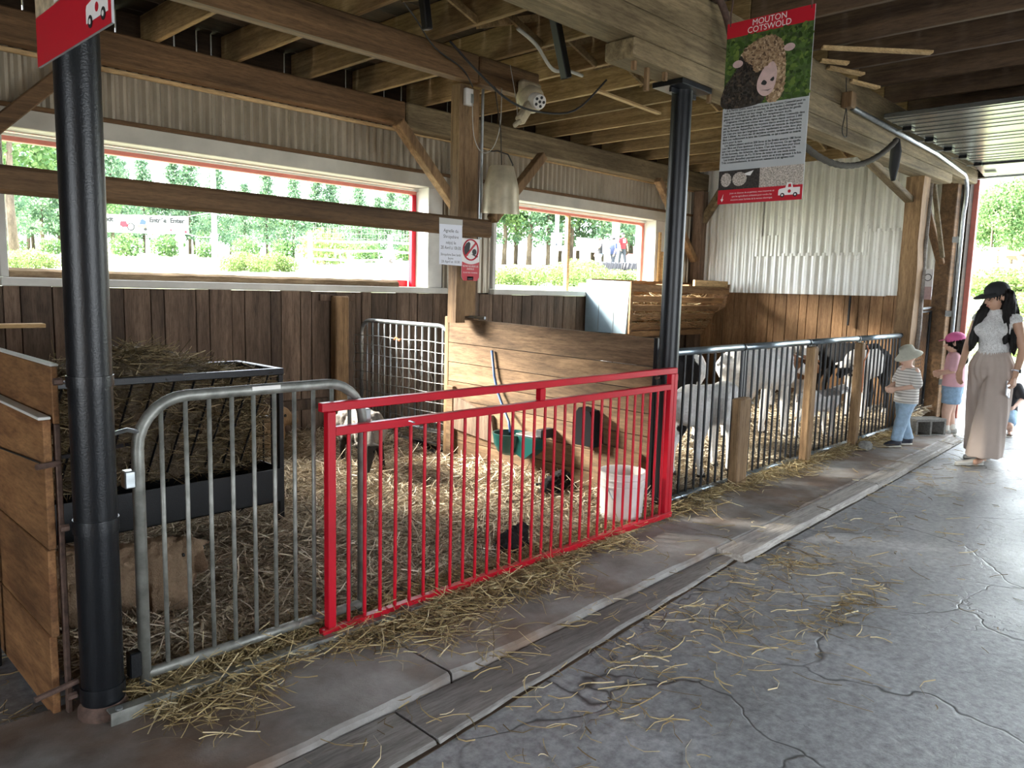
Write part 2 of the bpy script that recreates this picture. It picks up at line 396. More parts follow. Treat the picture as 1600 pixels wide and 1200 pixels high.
for i, (x0, x1, a0, a1, b0, b1, z, mt) in enumerate((( -2.5, 1.55, 1.50, 1.80, 1.95, 2.035, .016, 'dark_plank'), (1.56, 3.92, 1.80, 2.00, 2.035, 2.105, .016, 'dark_plank'),
        (3.93, 6.3, 1.945, 2.03, 2.115, 2.17, .042, 'grey_plank'), (6.31, 9.15, 2.03, 2.16, 2.175, 2.27, .042, 'grey_plank'))):
    obj('plank', slab(x0, x1, a0, a1, b0, b1, z, .006, 20 + i), mt, gut)
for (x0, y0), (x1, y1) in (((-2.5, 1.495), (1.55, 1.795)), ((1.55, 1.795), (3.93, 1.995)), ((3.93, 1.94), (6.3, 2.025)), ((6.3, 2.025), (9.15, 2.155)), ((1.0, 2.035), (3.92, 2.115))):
    obj('gap_shade', MB().bar((x0, y0, .0015), (x1, y1, .0015), .026, .003), 'deck_wood', gut)  # dark strips stand in for the shaded gap along the plank edges
for x_, y_, l_ in ((3.72, 2.70, .05), (3.88, 2.72, .13), (4.02, 2.69, .05), (4.62, 2.74, .06), (5.0, 2.70, .12)):
    PEGS.append((x_, y_, l_))
# ---- back wall
BY = 6.5
wb = sempty('wall_back', 'back barn wall of dark vertical planks below an open window band', (4, BY, 0))
edges = [-4.8]
while edges[-1] < 1.2: edges.append(edges[-1] + random.uniform(.13, .26))
edges = [e for e in edges if e < 1.3] + [1.436, 1.544, 1.753, 1.94, 2.135, 2.255, 2.463, 2.571, 2.833, 2.951, 3.153, 3.273, 3.522, 3.631, 3.831, 3.947, 4.218, 4.45, 4.518, 4.635, 4.844, 4.959, 5.128, 5.233, 5.446, 5.547, 5.716, 5.93, 6.15, 6.367, 6.53, 6.691, 6.86, 7.03, 7.211, 7.332, 7.468, 7.644, 7.905, 8.1]
while edges[-1] < 10.75: edges.append(edges[-1] + random.uniform(.15, .24))
for a, b in zip(edges[:-1], edges[1:]):
    obj('plank', MB().box(a + .003, b - .003, BY + random.uniform(-.006, .004), BY + .03, .0, 1.43 + random.uniform(-.01, .0), .004), 'wall_plank', wb)
obj('backing_board', MB().box(-4.8, 10.95, BY + .04, BY + .25, 0, 1.42), 'deck_wood', wb)
obj('skirting_rail', MB().box(2.4, 4.1, BY - .06, BY - .01, .30, .40, .006), 'wall_plank', wb)
obj('nailed_block', MB().box(4.02, 4.42, BY - .035, BY - .002, 1.335, 1.40, .004), 'wall_plank', wb)
def corr_sheet(o, u, L, z0, z1, pitch, amp, nrm, th=.004):
    o = Vector(o); u = Vector(u); nrm = Vector(nrm); m = int(L / pitch * 8); V = []; F = []
    for i in range(m + 1):
        s = L * i / m; ph = math.sin(2 * math.pi * s / pitch); ph = max(-1, min(1, ph * 1.5)); p = o + u * s + nrm * (amp * ph)
        for q in (0, -th):
            V += [p + nrm * q + Vector((0, 0, z0)), p + nrm * q + Vector((0, 0, z1))]
    for i in range(m):
        a = i * 4; b = a + 4
        F += [(a, b, b + 1, a + 1), (a + 2, a + 3, b + 3, b + 2), (a + 1, b + 1, b + 3, a + 3), (a, a + 2, b + 2, b)]
    return MB().add(V, F)
FZ0, FZ1, CZ1 = 2.545, 2.69, 3.10
k = 0
for x0 in np.arange(-4.8, 10.8, 1.3):
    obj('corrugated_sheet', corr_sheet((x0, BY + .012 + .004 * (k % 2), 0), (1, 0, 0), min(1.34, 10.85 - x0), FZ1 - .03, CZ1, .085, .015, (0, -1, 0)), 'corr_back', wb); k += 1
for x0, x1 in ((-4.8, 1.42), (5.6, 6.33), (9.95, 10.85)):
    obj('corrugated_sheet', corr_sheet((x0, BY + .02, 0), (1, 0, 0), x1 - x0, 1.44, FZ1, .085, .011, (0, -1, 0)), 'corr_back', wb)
    obj('backing_board', MB().box(x0, x1, BY + .04, BY + .25, 1.42, FZ1), 'deck_wood', wb)
obj('backing_board', MB().box(-4.8, 10.95, BY + .035, BY + .25, FZ1 - .02, 3.12), 'deck_wood', wb)
obj('batten', MB().box(-4.8, 10.7, BY - .035, BY - .003, FZ1 - .012, FZ1 + .022, .004), 'beam_wood', wb)
obj('cap_strip', MB().box(-4.8, 10.7, BY - .03, BY - .005, 3.05, 3.085, .005), 'light_stick', wb)
# siding above the eave beam, with slits of daylight between some boards
sl = [1.674, 2.301, 2.751, 2.936, 3.061, 3.742, 4.397, 4.853, 5.072, 5.701, 6.375, 6.914, 8.253, 8.925]
sb = [-4.8] + [-4.8 + .3 * i for i in range(1, 21)] + sl + [9.3, 9.7, 10.1, 10.5, 10.9]
for a, b in zip(sb[:-1], sb[1:]):
    g = .006 if any(abs(b - s) < 1e-6 for s in sl) else 0
    obj('siding_board', MB().box(a + (.006 if any(abs(a - s) < 1e-6 for s in sl) else .0), b - g, 6.60, 6.63, 3.1, 3.75), 'deck_wood', wb)
# ---- window openings (no glass: the shutters are off)
def window(n, x0, x1, lab, right_reveal=0, mull=None):
    w = sempty('window_%d' % n, lab, ((x0 + x1) / 2, BY, 1.45))
    obj('window_sill', MB().box(x0 - .06, x1 + .30 * (right_reveal > 0) + .06, BY - .055, BY + .27, 1.425, 1.488, .006), 'white_paint', w)
    obj('fascia_board', MB().box(x0 - .05, x1 + right_reveal + .05, BY - .02, BY + .02, FZ0, FZ1 - .01, .005), 'fascia_paint', w)
    obj('head_lining', MB().box(x0, x1 + right_reveal, BY + .021, BY + .26, FZ0, FZ0 + .02), 'white_paint', w)
    obj('jamb_lining', MB().box(x0 - .05, x0, BY - .02, BY + .26, 1.489, FZ0 - .001, .004), 'white_paint', w)
    obj('jamb_lining', MB().box(x1, x1 + max(.05, right_reveal), BY - .015, BY + .26, 1.489, FZ0 - .001, .004), 'white_paint', w)
    obj('outer_frame', MB().box(x0, x1, BY + .19, BY + .25, 2.475, 2.535, .005), 'red_trim', w)
    obj('outer_frame', MB().box(x0, x1, BY + .16, BY + .19, 2.51, 2.53, .003), 'white_paint', w)
    obj('outer_frame', MB().box(x1 - .055, x1 - .001, BY + .19, BY + .25, 1.489, 2.474, .005), 'red_trim' if n == 2 else 'red_paint', w)
    for mx in mull or ():
        obj('mullion', MB().box(mx - .025, mx + .025, BY + .18, BY + .24, 1.489, 2.474, .004), 'light_stick', w)
    return w
w1 = window(1, 1.475, 5.36, 'long open window with red outer frame over the sheep pen', .20)
window(2, 6.385, 9.66, 'open window with thin wooden mullion over the goat pen', .26, (7.93,))
obj('fallen_panel', MB().box(4.95, 5.30, BY + .255, BY + .275, 1.489, 1.56, .004), 'red_paint', w1)
obj('ledge_board', slab(1.48, 4.98, BY + .0, BY + .0, BY + .17, BY + .17, .065, .02, 55), 'sill_board', w1).location.z = 1.488
for b_ in ((9.72, 1.49, 2.38), (9.80, 1.49, 2.1)):
    obj('loose_batten', MB().box(b_[0], b_[0] + .055, BY - .045, BY - .017, b_[1], b_[2], .004), 'light_stick', wb)
# ---- end wall
EX = 10.85
we = sempty('wall_right', 'end wall of pale corrugated metal above warm brown planks', (EX, 4.6, 0))
ye = [2.80, 3.0, 3.2, 3.36, 3.501, 3.638, 3.803, 3.954, 4.082, 4.143, 4.301, 4.499, 4.665, 4.778, 4.969, 5.145, 5.244, 5.42, 5.6, 5.8, 5.98, 6.17, 6.34, 6.5]
for a, b in zip(ye[:-1], ye[1:]):
    obj('plank', MB().box(EX + random.uniform(-.004, .004), EX + .03, a + .003, b - .003, 0, 1.60, .004), 'end_plank', we)
for y0, y1, z0, z1, off in ((2.80, 3.9, 1.54, 2.42, .0), (3.6, 5.2, 1.53, 2.11, .004), (5.1, 6.5, 1.53, 2.37, .008), (2.80, 3.95, 2.38, 3.6, .010), (3.85, 4.4, 2.07, 3.6, .014), (4.36, 5.5, 2.07, 3.6, .010), (5.4, 6.5, 2.33, 3.6, .014)):
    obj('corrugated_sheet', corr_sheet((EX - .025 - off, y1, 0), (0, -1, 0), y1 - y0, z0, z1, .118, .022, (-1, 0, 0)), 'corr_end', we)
obj('backing_board', MB().box(EX + .035, EX + .12, 2.80, 6.75, 0, 3.6), 'deck_wood', we)
obj('door_header', MB().box(EX - .02, EX + .12, -1.6, 2.80, 2.99, 3.6), 'deck_wood', we)
obj('wall_panel', MB().box(EX, EX + .12, -2.9, -1.6, 0, 3.6), 'deck_wood', we)
obj('hanging_strap', MB().bar((EX - .06, 4.046, 1.52), (EX - .06, 4.05, 1.12), .02, .035, (1, 0, 0)), 'rubber_black', we)
# the two barn sides behind the camera
wl = sempty('wall_left', 'near end wall of the barn with its open doorway', (-5, 0, 0))
for a in ((-5.1, -5, 2.4, 6.7, 0, 3.6), (-5.1, -5, -2.9, -2.4, 0, 3.6), (-5.1, -5, -2.6, 2.4, 2.6, 3.6), (-5.1, -5, 1.2, 2.4, 0, 2.6)): obj('wall_panel', MB().box(*a), 'wall_plank', wl)
wf = sempty('wall_front', 'aisle side wall of the barn', (0, -2.85, 0))
for a in ((-5, 10.9, -2.9, -2.8, 2.5, 3.6), (-5, 1.4, -2.9, -2.8, 0, 2.5), (4.6, 10.9, -2.9, -2.8, 0, 2.5)): obj('wall_panel', MB().box(*a), 'wall_plank', wf)
# ---- ceiling: deck, joists, bridging, beams
ce = sempty('ceiling', 'dark plank ceiling on wooden joists and beams', (4, 2, 3.3))
y = -2.95
while y < 6.9:
    obj('deck_board', MB().box(-5.1, 10.9, y + .004, y + .29, 3.56, 3.60), 'deck_wood', ce); y += .295
jx = [.52 + .66 * i for i in range(-8, 16)]
jx = [x for x in jx if x < 10.7]
for x in jx:
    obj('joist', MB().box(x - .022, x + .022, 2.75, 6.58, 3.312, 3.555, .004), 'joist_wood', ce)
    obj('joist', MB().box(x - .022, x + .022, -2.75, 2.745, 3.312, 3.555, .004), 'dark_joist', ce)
for a, b in zip(jx[:-1], jx[1:]):
    if b < 1.5: continue
    for yy in (3.35, 4.15):
        obj('bridging_strut', MB().bar((a + .024, yy, 3.325), (b - .024, yy, 3.53), .05, .022, (0, 1, 0)), 'joist_wood', ce)
        obj('bridging_strut', MB().bar((a + .024, yy - .06, 3.53), (b - .024, yy - .06, 3.325), .05, .022, (0, 1, 0)), 'joist_wood', ce)
obj('nailing_block', MB().box(3.14, 3.158, 5.75, 6.25, 3.33, 3.42, .003), 'light_stick', ce)
def beam(nm, lab, parts):
    e = sempty(nm, lab, (parts[0][0], parts[0][2], parts[0][4]))
    for q in parts: autosmooth(obj('timber', MB().box(*q[:6], .012), q[6], e), 30)
    return e
beam('trim_3', 'stacked timber beam above the pen fronts', ((-4.9, 10.8, 2.645, 2.86, 2.912, 3.07, 'pale_beam'), (-4.9, 10.8, 2.65, 2.85, 3.072, 3.31, 'pale_beam'), (3.64, 9.75, 2.64, 2.855, 2.80, 2.91, 'pale_beam')))
for x_, y_, l_ in PEGS: obj('peg', MB().box(x_ - .012, x_ + .012, y_ - .012, y_ + .012, 2.80 - l_, 2.799), 'post_wood', bpy.data.objects['trim_3'])
beam('trim_4', 'brown timber beam over the middle of the pens', ((-4.9, 4.30, 4.60, 4.72, 3.10, 3.31, 'beam_wood'), (4.31, 5.0, 4.60, 4.72, 3.10, 3.31, 'beam_wood')))
beam('trim_5', 'long brown eave beam along the back wall', ((-4.9, 4.9, 6.30, 6.46, 3.085, 3.31, 'beam_wood'), (4.91, 10.75, 6.29, 6.46, 3.06, 3.31, 'pale_beam')))
# ---- ground outside
def terrain(x, y):
    d = (x + y) / 1.414; q = y / max(x, 1.0)
    hw = 1.5 + .042 * (d - 14); hw = max(hw, .9) if d > 0 else .9
    hw = min(hw, 3.0 + .01 * d)
    t = min(1, max(0, (x - 12.8) / 9)); hd = 1.75 * t * t * (3 - 2 * t) + max(0, x - 24) * .03
    s = min(1, max(0, (q - .34) / .2)); s = s * s * (3 - 2 * s)
    if y < 6.8 and x < 12.6: return -.25
    if x < 1: s = 1 if y > 6.8 else 0
    h = hd * (1 - s) + hw * s
    if y > 6.7 and x < 14: h *= min(1, max(0, (y - 6.7) / 1.5))
    if y < 0: h *= max(0, 1 + y / 12)
    return h
V = []; F = []; xs = np.concatenate([np.arange(-30, 8, 2.0), np.arange(8, 30, 1.0), np.arange(30, 101, 3.5)]); ys = np.concatenate([np.arange(-30, 0, 3.0), np.arange(0, 14, .7), np.arange(14, 101, 2.9)])
for x in xs:
    for yv in ys:
        V.append((x, yv, terrain(x, yv) + (.05 * math.sin(x * 1.3 + yv * .7) if x > 14 or yv > 9 else 0)))
n = len(ys)
for i in range(len(xs) - 1):
    for j in range(n - 1): F.append((i * n + j, (i + 1) * n + j, (i + 1) * n + j + 1, i * n + j + 1))
gm = MB().add(V, F).mesh('ground', True)
gm.materials.append(MAT['meadow']); gm.materials.append(MAT['gravel'])
for p in gm.polygons:
    c = p.center
    dd = (c.x + c.y) / 1.414
    if (c.x > 10 and c.x < 15.5 and c.y < 8) or c.x < -3 or c.y < -3: p.material_index = 1
    if c.y > 9 and (29 < dd < 36): p.material_index = 1
o = link(bpy.data.objects.new('ground', gm)); tag(o, 'pale grassy field and gravel outside the barn', None, None, 'structure')
# ================================================================== FIXTURES
# ---- steel posts
def steel_post(x, y, ztop, label, bands):
    e = empty('steel_post', (x, y, 0), 0, label, 'post')
    t = autosmooth(obj('tube', MB().lathe([(.062, .0), (.065, .02), (.065, ztop)], (x, y, 0), 40, None, (True, True)), 'black_metal', e))
    for z, h in bands:
        b = autosmooth(obj('clamp_band', MB().lathe([(.064, z), (.069, z), (.0695, z + h * .5), (.069, z + h), (.064, z + h)], (x, y, 0), 40), 'black_metal', e))
        obj('bolt', MB().lathe([(.012, 0), (.012, .025), (.0, .025)], (x - .075, y + .02, z + h / 2), 6, Matrix.Rotation(-math.pi / 2, 3, 'Y')), 'rust_metal', b)
    return e
p1 = steel_post(.815, 2.667, 2.908, 'thick glossy black steel post beside the plywood partition', ((1.155, .035), (.675, .045), (.10, .05)))
p2 = steel_post(4.345, 2.77, 2.765, 'black steel post holding the beam between red gate and goat fence', ((.93, .03), (.08, .05)))
cp = MB().box(4.17, 4.52, 2.66, 2.88, 2.766, 2.798, .003); obj('cap_plate', cp, 'black_metal', p2)
obj('cap_gusset', MB().box(4.20, 4.49, 2.755, 2.775, 2.735, 2.766, .003), 'black_metal', p2)
for xx in (.6,): obj('base_foot', MB().lathe([(.066, 0), (.078, .0), (.078, .07), (.066, .09)], (.815, 2.667, 0), 32), 'rust_metal', p1, True)
# ---- galvanised gate with rounded corners
def arc_frame(y, x0, x1, z0, z1, rad, n=7):
    pts = [(x0, y, z0)]
    for i in range(n + 1):
        a = math.pi - math.pi / 2 * i / n; pts.append((x0 + rad + rad * math.cos(a), y, z1 - rad + rad * math.sin(a)))
    for i in range(n + 1):
        a = math.pi / 2 - math.pi / 2 * i / n; pts.append((x1 - rad + rad * math.cos(a), y, z1 - rad + rad * math.sin(a)))
    pts.append((x1, y, z0)); return pts
GY = 2.675
g = empty('livestock_gate', (1.4, GY, 0), 0, 'grey galvanised gate with rounded top corners beside the black post', 'gate')
obj('frame', MB().tube(arc_frame(GY, .955, 1.865, .03, 1.098, .17), .0205, 14), 'galv_dull', g, True)
obj('bottom_rail', MB().tube([(.965, GY, .125), (1.855, GY, .125)], .019, 12), 'galv_dull', g, True)
for i in range(10):
    x = 1.035 + i * (1.80 - 1.035) / 9
    zt = 1.095 if 1.12 < x < 1.70 else (1.098 - (.17 - math.sqrt(max(0, .17 ** 2 - (1.125 - x) ** 2))) if x <= 1.12 else 1.098 - (.17 - math.sqrt(max(0, .17 ** 2 - (x - 1.695) ** 2))))
    obj('bar', MB().tube([(x, GY, .13), (x, GY, zt)], .0085, 8), 'galv_dull', g, True)
h1 = obj('hinge', MB().box(.905, .94, GY - .02, GY + .02, .80, .86, .004), 'galv', g); obj('hinge', MB().box(.90, .94, GY - .02, GY + .02, .13, .22, .004), 'black_metal', g)
obj('hinge_strap', MB().tube([(.88, GY, .99), (.92, GY - .01, 1.0), (.97, GY - .01, .985)], .008, 6), 'galv', h1)
obj('paper_tag', MB().box(1.36, 1.475, GY - .024, GY - .02, 1.098, 1.113), 'plastic_white', g)
obj('side_latch', MB().box(1.868, 1.90, GY - .015, GY + .015, .90, .98, .004), 'galv', g)
r = empty('ground_rail', (1.45, 2.55, 0), 0, 'grey steel angle rail lying along the pen threshold', 'rail')
rail = MB().bar((.80, 2.553, .066), (2.15, 2.556, .062), .006, .042, (0, 0, 1)).bar((.80, 2.572, .086), (2.15, 2.575, .082), .042, .006, (0, 0, 1))
obj('angle_bar', rail, 'galv_dull', r); obj('end_bolt', MB().lathe([(.012, 0), (.012, .05)], (.83, 2.565, .045), 8, None, (True, True)), 'galv', r)
obj('tape_wrap', MB().box(2.0, 2.035, 2.54, 2.60, .045, .10, .006), 'rust_metal', r)
# ---- red gate
RY = 2.60
rg = empty('red_gate', (2.9, RY, 0), 0, 'bright red metal gate with many thin bars', 'gate')
B = .036
def rb(nm, x0, x1, z0, z1, par=rg, dy=B): return obj(nm, MB().box(x0, x1, RY - dy / 2, RY + dy / 2, z0, z1, .003), 'red_paint', par)
rb('top_rail', 1.615, 4.165, 1.0, 1.036); rb('middle_rail', 1.677, 4.10, .900, .936); rb('bottom_rail', 1.615, 4.185, .072, .106)
rb('end_post', 1.64, 1.676, .107, .999); rb('end_post', 4.137, 4.172, .107, .999); rb('end_post', 4.098, 4.133, .107, .999); rb('spacer', 2.885, 2.925, .937, .999)
for i in range(30):
    x = 1.745 + i * (4.062 - 1.745) / 29
    obj('bar', MB().tube([(x, RY, .106), (x, RY, .90)], .0078, 8, False), 'red_paint', rg, True)
obj('wire_tie', MB().tube([(2.055 + .021 * math.cos(t), RY + .026 * math.sin(t), .918 + .024 * math.sin(2 * t) * .2) for t in np.linspace(0, 6.28, 13)][:-1], .004, 5, True, True), 'galv', rg)
# ---- black goat fence
FY = 2.79
for i, (x0, x1, lab) in enumerate(((4.43, 5.42, 'black barred fence panel next to the black steel post'), (5.425, 6.60, 'black barred fence panel between short and tall wooden posts'), (6.605, 7.74, 'black barred fence panel between the two tall wooden posts'), (7.745, 8.96, 'black barred fence panel beside the boy in the hat'))):
    fp = empty('metal_fence', ((x0 + x1) / 2, FY, 0), 0, lab, 'fence', 'black goat fence panels')
    obj('top_rail', MB().tube([(x0, FY, 1.105), (x1 - .01, FY, 1.105)], .026, 14), 'pipe_rail', fp, True)
    obj('bottom_rail', MB().tube([(x0 + .02, FY, .085), (x1 - .02, FY, .085)], .024, 14), 'pipe_rail', fp, True)
    obj('joint_collar', MB().tube([(x1 - .03, FY, 1.105), (x1 - .005, FY, 1.105)], .029, 14), 'black_metal', fp, True)
    n = round((x1 - x0) / .1)
    for k in range(n):
        x = x0 + .05 + k * (x1 - x0 - .08) / (n - 1)
        obj('bar', MB().tube([(x, FY, .085), (x, FY, 1.10)], .0095, 8, False), 'black_metal', fp, True)
    for xx in (x0 + .012, x1 - .02): obj('end_bar', MB().bar((xx, FY, .06), (xx, FY, 1.09), .022, .022, (1, 0, 0), .003), 'black_metal', fp)
def wpost(x0, x1, y0, y1, z1, lab, mat='post_wood', name='wooden_post'):
    o = autosmooth(obj(name, MB().box(x0, x1, y0, y1, 0.02, z1, .012), mat)); tag(o, lab, 'post'); return o
wpost(5.205, 5.385, 2.685, 2.755, .735, 'short thick pale wooden post in front of the goat fence')
wpost(6.46, 6.56, 2.685, 2.76, 1.075, 'tall wooden post in the goat fence near the white kid goat')
wpost(7.56, 7.65, 2.685, 2.76, 1.075, 'tall wooden post with orange twine in the goat fence near the boy')
tw = obj('orange_twine', MB().tube([(7.66, 2.68, 1.05), (7.68, 2.665, 1.0), (7.655, 2.67, .95), (7.60, 2.672, .9), (7.6, 2.67, .6)], .006, 5), plain('twine_orange', (.60, .22, .10), .8)); tag(tw, 'frayed orange twine hanging on the tall fence post', 'twine')
# ---- plank divider between sheep and goat pens
dv = empty('plank_divider', (4.37, 3.9, 0), 0, 'weathered plank divider between the sheep and goat pens', 'partition')
zb = [.03, .20, .37, .545, .70, .865, 1.03, 1.245]; zf = [.03, .185, .35, .52, .68, .84, 1.0, 1.195]
for i in range(7):
    y0, y1 = 2.885, 4.97; th = .02 + random.uniform(-.003, .003); a = .003
    v = [(4.35 + (0 if k < 4 else .042), *q) for k, q in enumerate([(y0, zf[i] + a), (y1, zb[i] + a), (y1, zb[i + 1] - a), (y0, zf[i + 1] - a)] * 2)]
    v = [(x + random.uniform(-.002, .002), yy, z) for x, yy, z in v]
    obj('plank', MB().add(v, [(0, 1, 2, 3), (7, 6, 5, 4), (0, 4, 5, 1), (1, 5, 6, 2), (2, 6, 7, 3), (3, 7, 4, 0)]), 'divider_plank', dv)
obj('end_post', MB().box(4.35, 4.43, 4.972, 5.03, 0, 1.25, .006), 'post_wood', dv)
obj('corner_batten', MB().box(4.315, 4.348, 4.87, 4.95, .05, .66, .004), 'divider_plank', dv)
obj('end_plate', MB().box(4.335, 4.405, 2.855, 2.884, .03, 1.20, .003), 'black_metal', dv)
v = [(4.318, 4.86, .30), (4.318, 4.36, .25), (4.318, 4.40, .47), (4.318, 4.86, .585)]
obj('patch_board', MB().add(v + [(4.346, *q[1:]) for q in v], [(3, 2, 1, 0), (4, 5, 6, 7), (0, 1, 5, 4), (1, 2, 6, 5), (2, 3, 7, 6), (3, 0, 4, 7)]), 'wall_plank', dv)
v = [(4.32, 3.40, .04), (4.32, 2.95, .04), (4.32, 2.95, .40), (4.32, 3.32, .42)]
obj('patch_board', MB().add(v + [(4.346, *q[1:]) for q in v], [(3, 2, 1, 0), (4, 5, 6, 7), (0, 1, 5, 4), (1, 2, 6, 5), (2, 3, 7, 6), (3, 0, 4, 7)]), 'divider_plank', dv)
obj('top_pipe', MB().tube([(4.37, 4.93, 1.262), (4.37, 4.55, 1.255)], .012, 8), 'galv', dv)
# green drinking bowl, hose and black mineral holder on the divider
wb2 = empty('drinking_bowl', (4.25, 4.0, .2), 0, 'dark green plastic drinking bowl mounted on the plank divider', 'water bowl')
pr = [(.0, .0), (.06, .004), (.10, .03), (.128, .09), (.138, .16), (.142, .165), (.142, .172), (.130, .172), (.118, .10), (.08, .04), (.0, .03)]
autosmooth(obj('bowl', MB().lathe(pr, (4.20, 4.06, .225), 28), 'plastic_green', wb2))
obj('float_housing', MB().prism([(0, .05), (.12, .0), (.24, .09), (.24, .17), (0, .172)], (4.14, 3.985, .225), (0, -1, 0), (0, 0, 1), -.12), 'plastic_green', wb2)
obj('lid_bracket', MB().box(4.20, 4.345, 3.74, 3.80, .39, .46, .006), 'rubber_black', wb2)
obj('lid', MB().box(4.16, 4.30, 3.76, 3.97, .398, .410, .004), 'galv_dull', wb2)
hs = obj('water_hose', MB().tube([(4.33, 4.42, 1.0), (4.325, 4.38, .80), (4.315, 4.33, .68), (4.30, 4.24, .55), (4.27, 4.15, .46), (4.24, 4.10, .39)], .011, 8), 'hose_blue', None, True); tag(hs, 'blue water hose running down into the green drinking bowl', 'hose')
bl = autosmooth(obj('mineral_holder', MB().prism([(0, 0), (.20, .0), (.19, .16), (.15, .25), (.05, .27), (0, .2)], (4.345, 3.475, .40), (0, -1, 0), (0, 0, 1), .11), 'tag_dark'), 50); tag(bl, 'black moulded mineral holder hung on the plank divider', 'mineral holder')
# white bucket
bk = empty('plastic_bucket', (3.93, 2.80, 0), 0, 'white plastic bucket of feed standing behind the red gate', 'bucket')
bx, by = 3.93, 2.80
pr = [(.0, .0), (.125, .0), (.130, .006), (.142, .25), (.150, .252), (.150, .262), (.144, .264), (.145, .295), (.152, .297), (.152, .305), (.146, .307), (.147, .335), (.152, .338), (.152, .346), (.138, .346), (.126, .05), (.0, .05)]
autosmooth(obj('body', MB().lathe(pr, (bx, by, .03), 32), 'plastic_white', bk))
obj('handle', MB().tube([(bx - .155 * math.cos(t), by - .155 * math.sin(t) * .55, .29 - .16 * math.sin(t)) for t in np.linspace(0, math.pi, 14)], .0045, 6), 'galv', bk, True)
obj('feed', MB().lathe([(0, .21), (.06, .20), (.125, .17)], (bx, by, .03), 20), 'bedding', bk)
# ---- plywood partition beside the near post
pp = empty('plywood_partition', (.71, 4.0, 0), 0, 'orange brown plywood partition at the left of the near black post', 'partition')
def pplank(z0, z1, y0, y1, x0, x1, mat='plywood'): return obj('plank', MB().box(x0, x1, y0, y1, z0, z1, .003), mat, pp)
pplank(.03, .315, 2.76, 4.6, .688, .712); pplank(.318, .615, 2.74, 4.6, .690, .714); pplank(.618, 1.045, 2.735, 4.6, .692, .716); pplank(1.03, 1.215, 2.735, 6.4, .722, .742); pplank(.03, 1.03, 4.61, 6.4, .70, .72)
obj('edge_capping', MB().box(.680, .7165, 2.735, 4.6, 1.046, 1.056, .002), 'white_paint', pp); obj('edge_capping', MB().box(.720, .745, 2.735, 6.4, 1.216, 1.224, .002), 'white_paint', pp)
obj('edge_strip', MB().box(.725, .742, 2.735, 2.76, .03, 1.03, .003), 'rust_metal', pp)
obj('tension_wire', MB().tube([(.685, 4.3, .80), (.685, 2.76, .905)], .003, 5), 'cable_black', pp); obj('eye_bolt', MB().tube([(.66, 2.70, .905), (.73, 2.72, .905)], .01, 6), 'rust_metal', pp); obj('peg', MB().tube([(.62, 2.69, .15), (.75, 2.70, .165)], .010, 8), 'rust_metal', pp)
wpost_l = obj('grey_cage_post', MB().tube([(.66, 3.36, .0), (.66, 3.36, 1.15)], .012, 8), 'cable_black'); tag(wpost_l, 'thin dark metal cage upright at the left picture edge', 'cage post')
sh = obj('loose_board', MB().box(.95, 1.555, 5.95, 6.05, 1.15, 1.178, .003), 'light_stick'); tag(sh, 'short pale board end sticking out in front of the dark back planks', 'board')
obj('bracket', MB().box(1.0, 1.05, 6.06, 6.48, 1.10, 1.149, .003), 'wall_plank', sh)
# ---- hay feeder
FX0, FX1, FY0, FY1, FT = .99, 2.22, 4.0, 4.5, .995
fd = empty('hay_feeder', (1.6, 4.25, 0), 0, 'black metal hay feeder heaped with hay behind the grey gate', 'hay feeder')
def fb(nm, p, q, w=.036, par=fd): return obj(nm, MB().bar(p, q, w, w, (0, 0, 1), .003), 'black_metal', par)
fb('top_rail', (FX0 - .018, FY0, FT), (FX1 + .018, FY0, FT)); fb('top_rail', (FX0 - .018, FY1, FT), (FX1 + .018, FY1, FT)); fb('top_rail', (FX0, FY0 + .018, FT), (FX0, FY1 - .018, FT)); fb('top_rail', (FX1, FY0 + .018, FT), (FX1, FY1 - .018, FT))
for x in (FX0, FX1):
    for y in (FY0, FY1): obj('leg', MB().bar((x, y, .04), (x, y, FT - .018), .03, .03, (1, 0, 0), .003), 'black_metal', fd)
tr = MB(); T0, T1 = .235, .43
tr.box(FX0, FX1, FY0 - .02, FY0 - .012, T0, T1).box(FX0, FX1, FY1 + .012, FY1 + .02, T0, T1).box(FX0 - .005, FX0, FY0 - .02, FY1 + .02, T0, T1).box(FX1, FX1 + .005, FY0 - .02, FY1 + .02, T0, T1).box(FX0, FX1, FY0 - .02, FY1 + .02, T0, T0 + .006)
obj('trough', tr, 'black_metal', fd); obj('middle_rod', MB().bar((FX0, FY0 + .02, .64), (FX1 + .25, FY0 + .45, .66), .018, .018), 'black_metal', fd)
for i in range(11):
    x = FX0 + .08 + i * .105
    for y, t in ((FY0 + .005, .17), (FY1 - .005, -.17)): obj('slanted_bar', MB().tube([(x + .03, y, FT - .02), (x - .06, y + t, .46)], .006, 6), 'black_metal', fd)
for i in range(4): obj('end_bar', MB().tube([(FX1, FY0 + .1 + i * .1, FT - .02), (FX1, FY0 + .1 + i * .1, .43)], .006, 6), 'black_metal', fd)
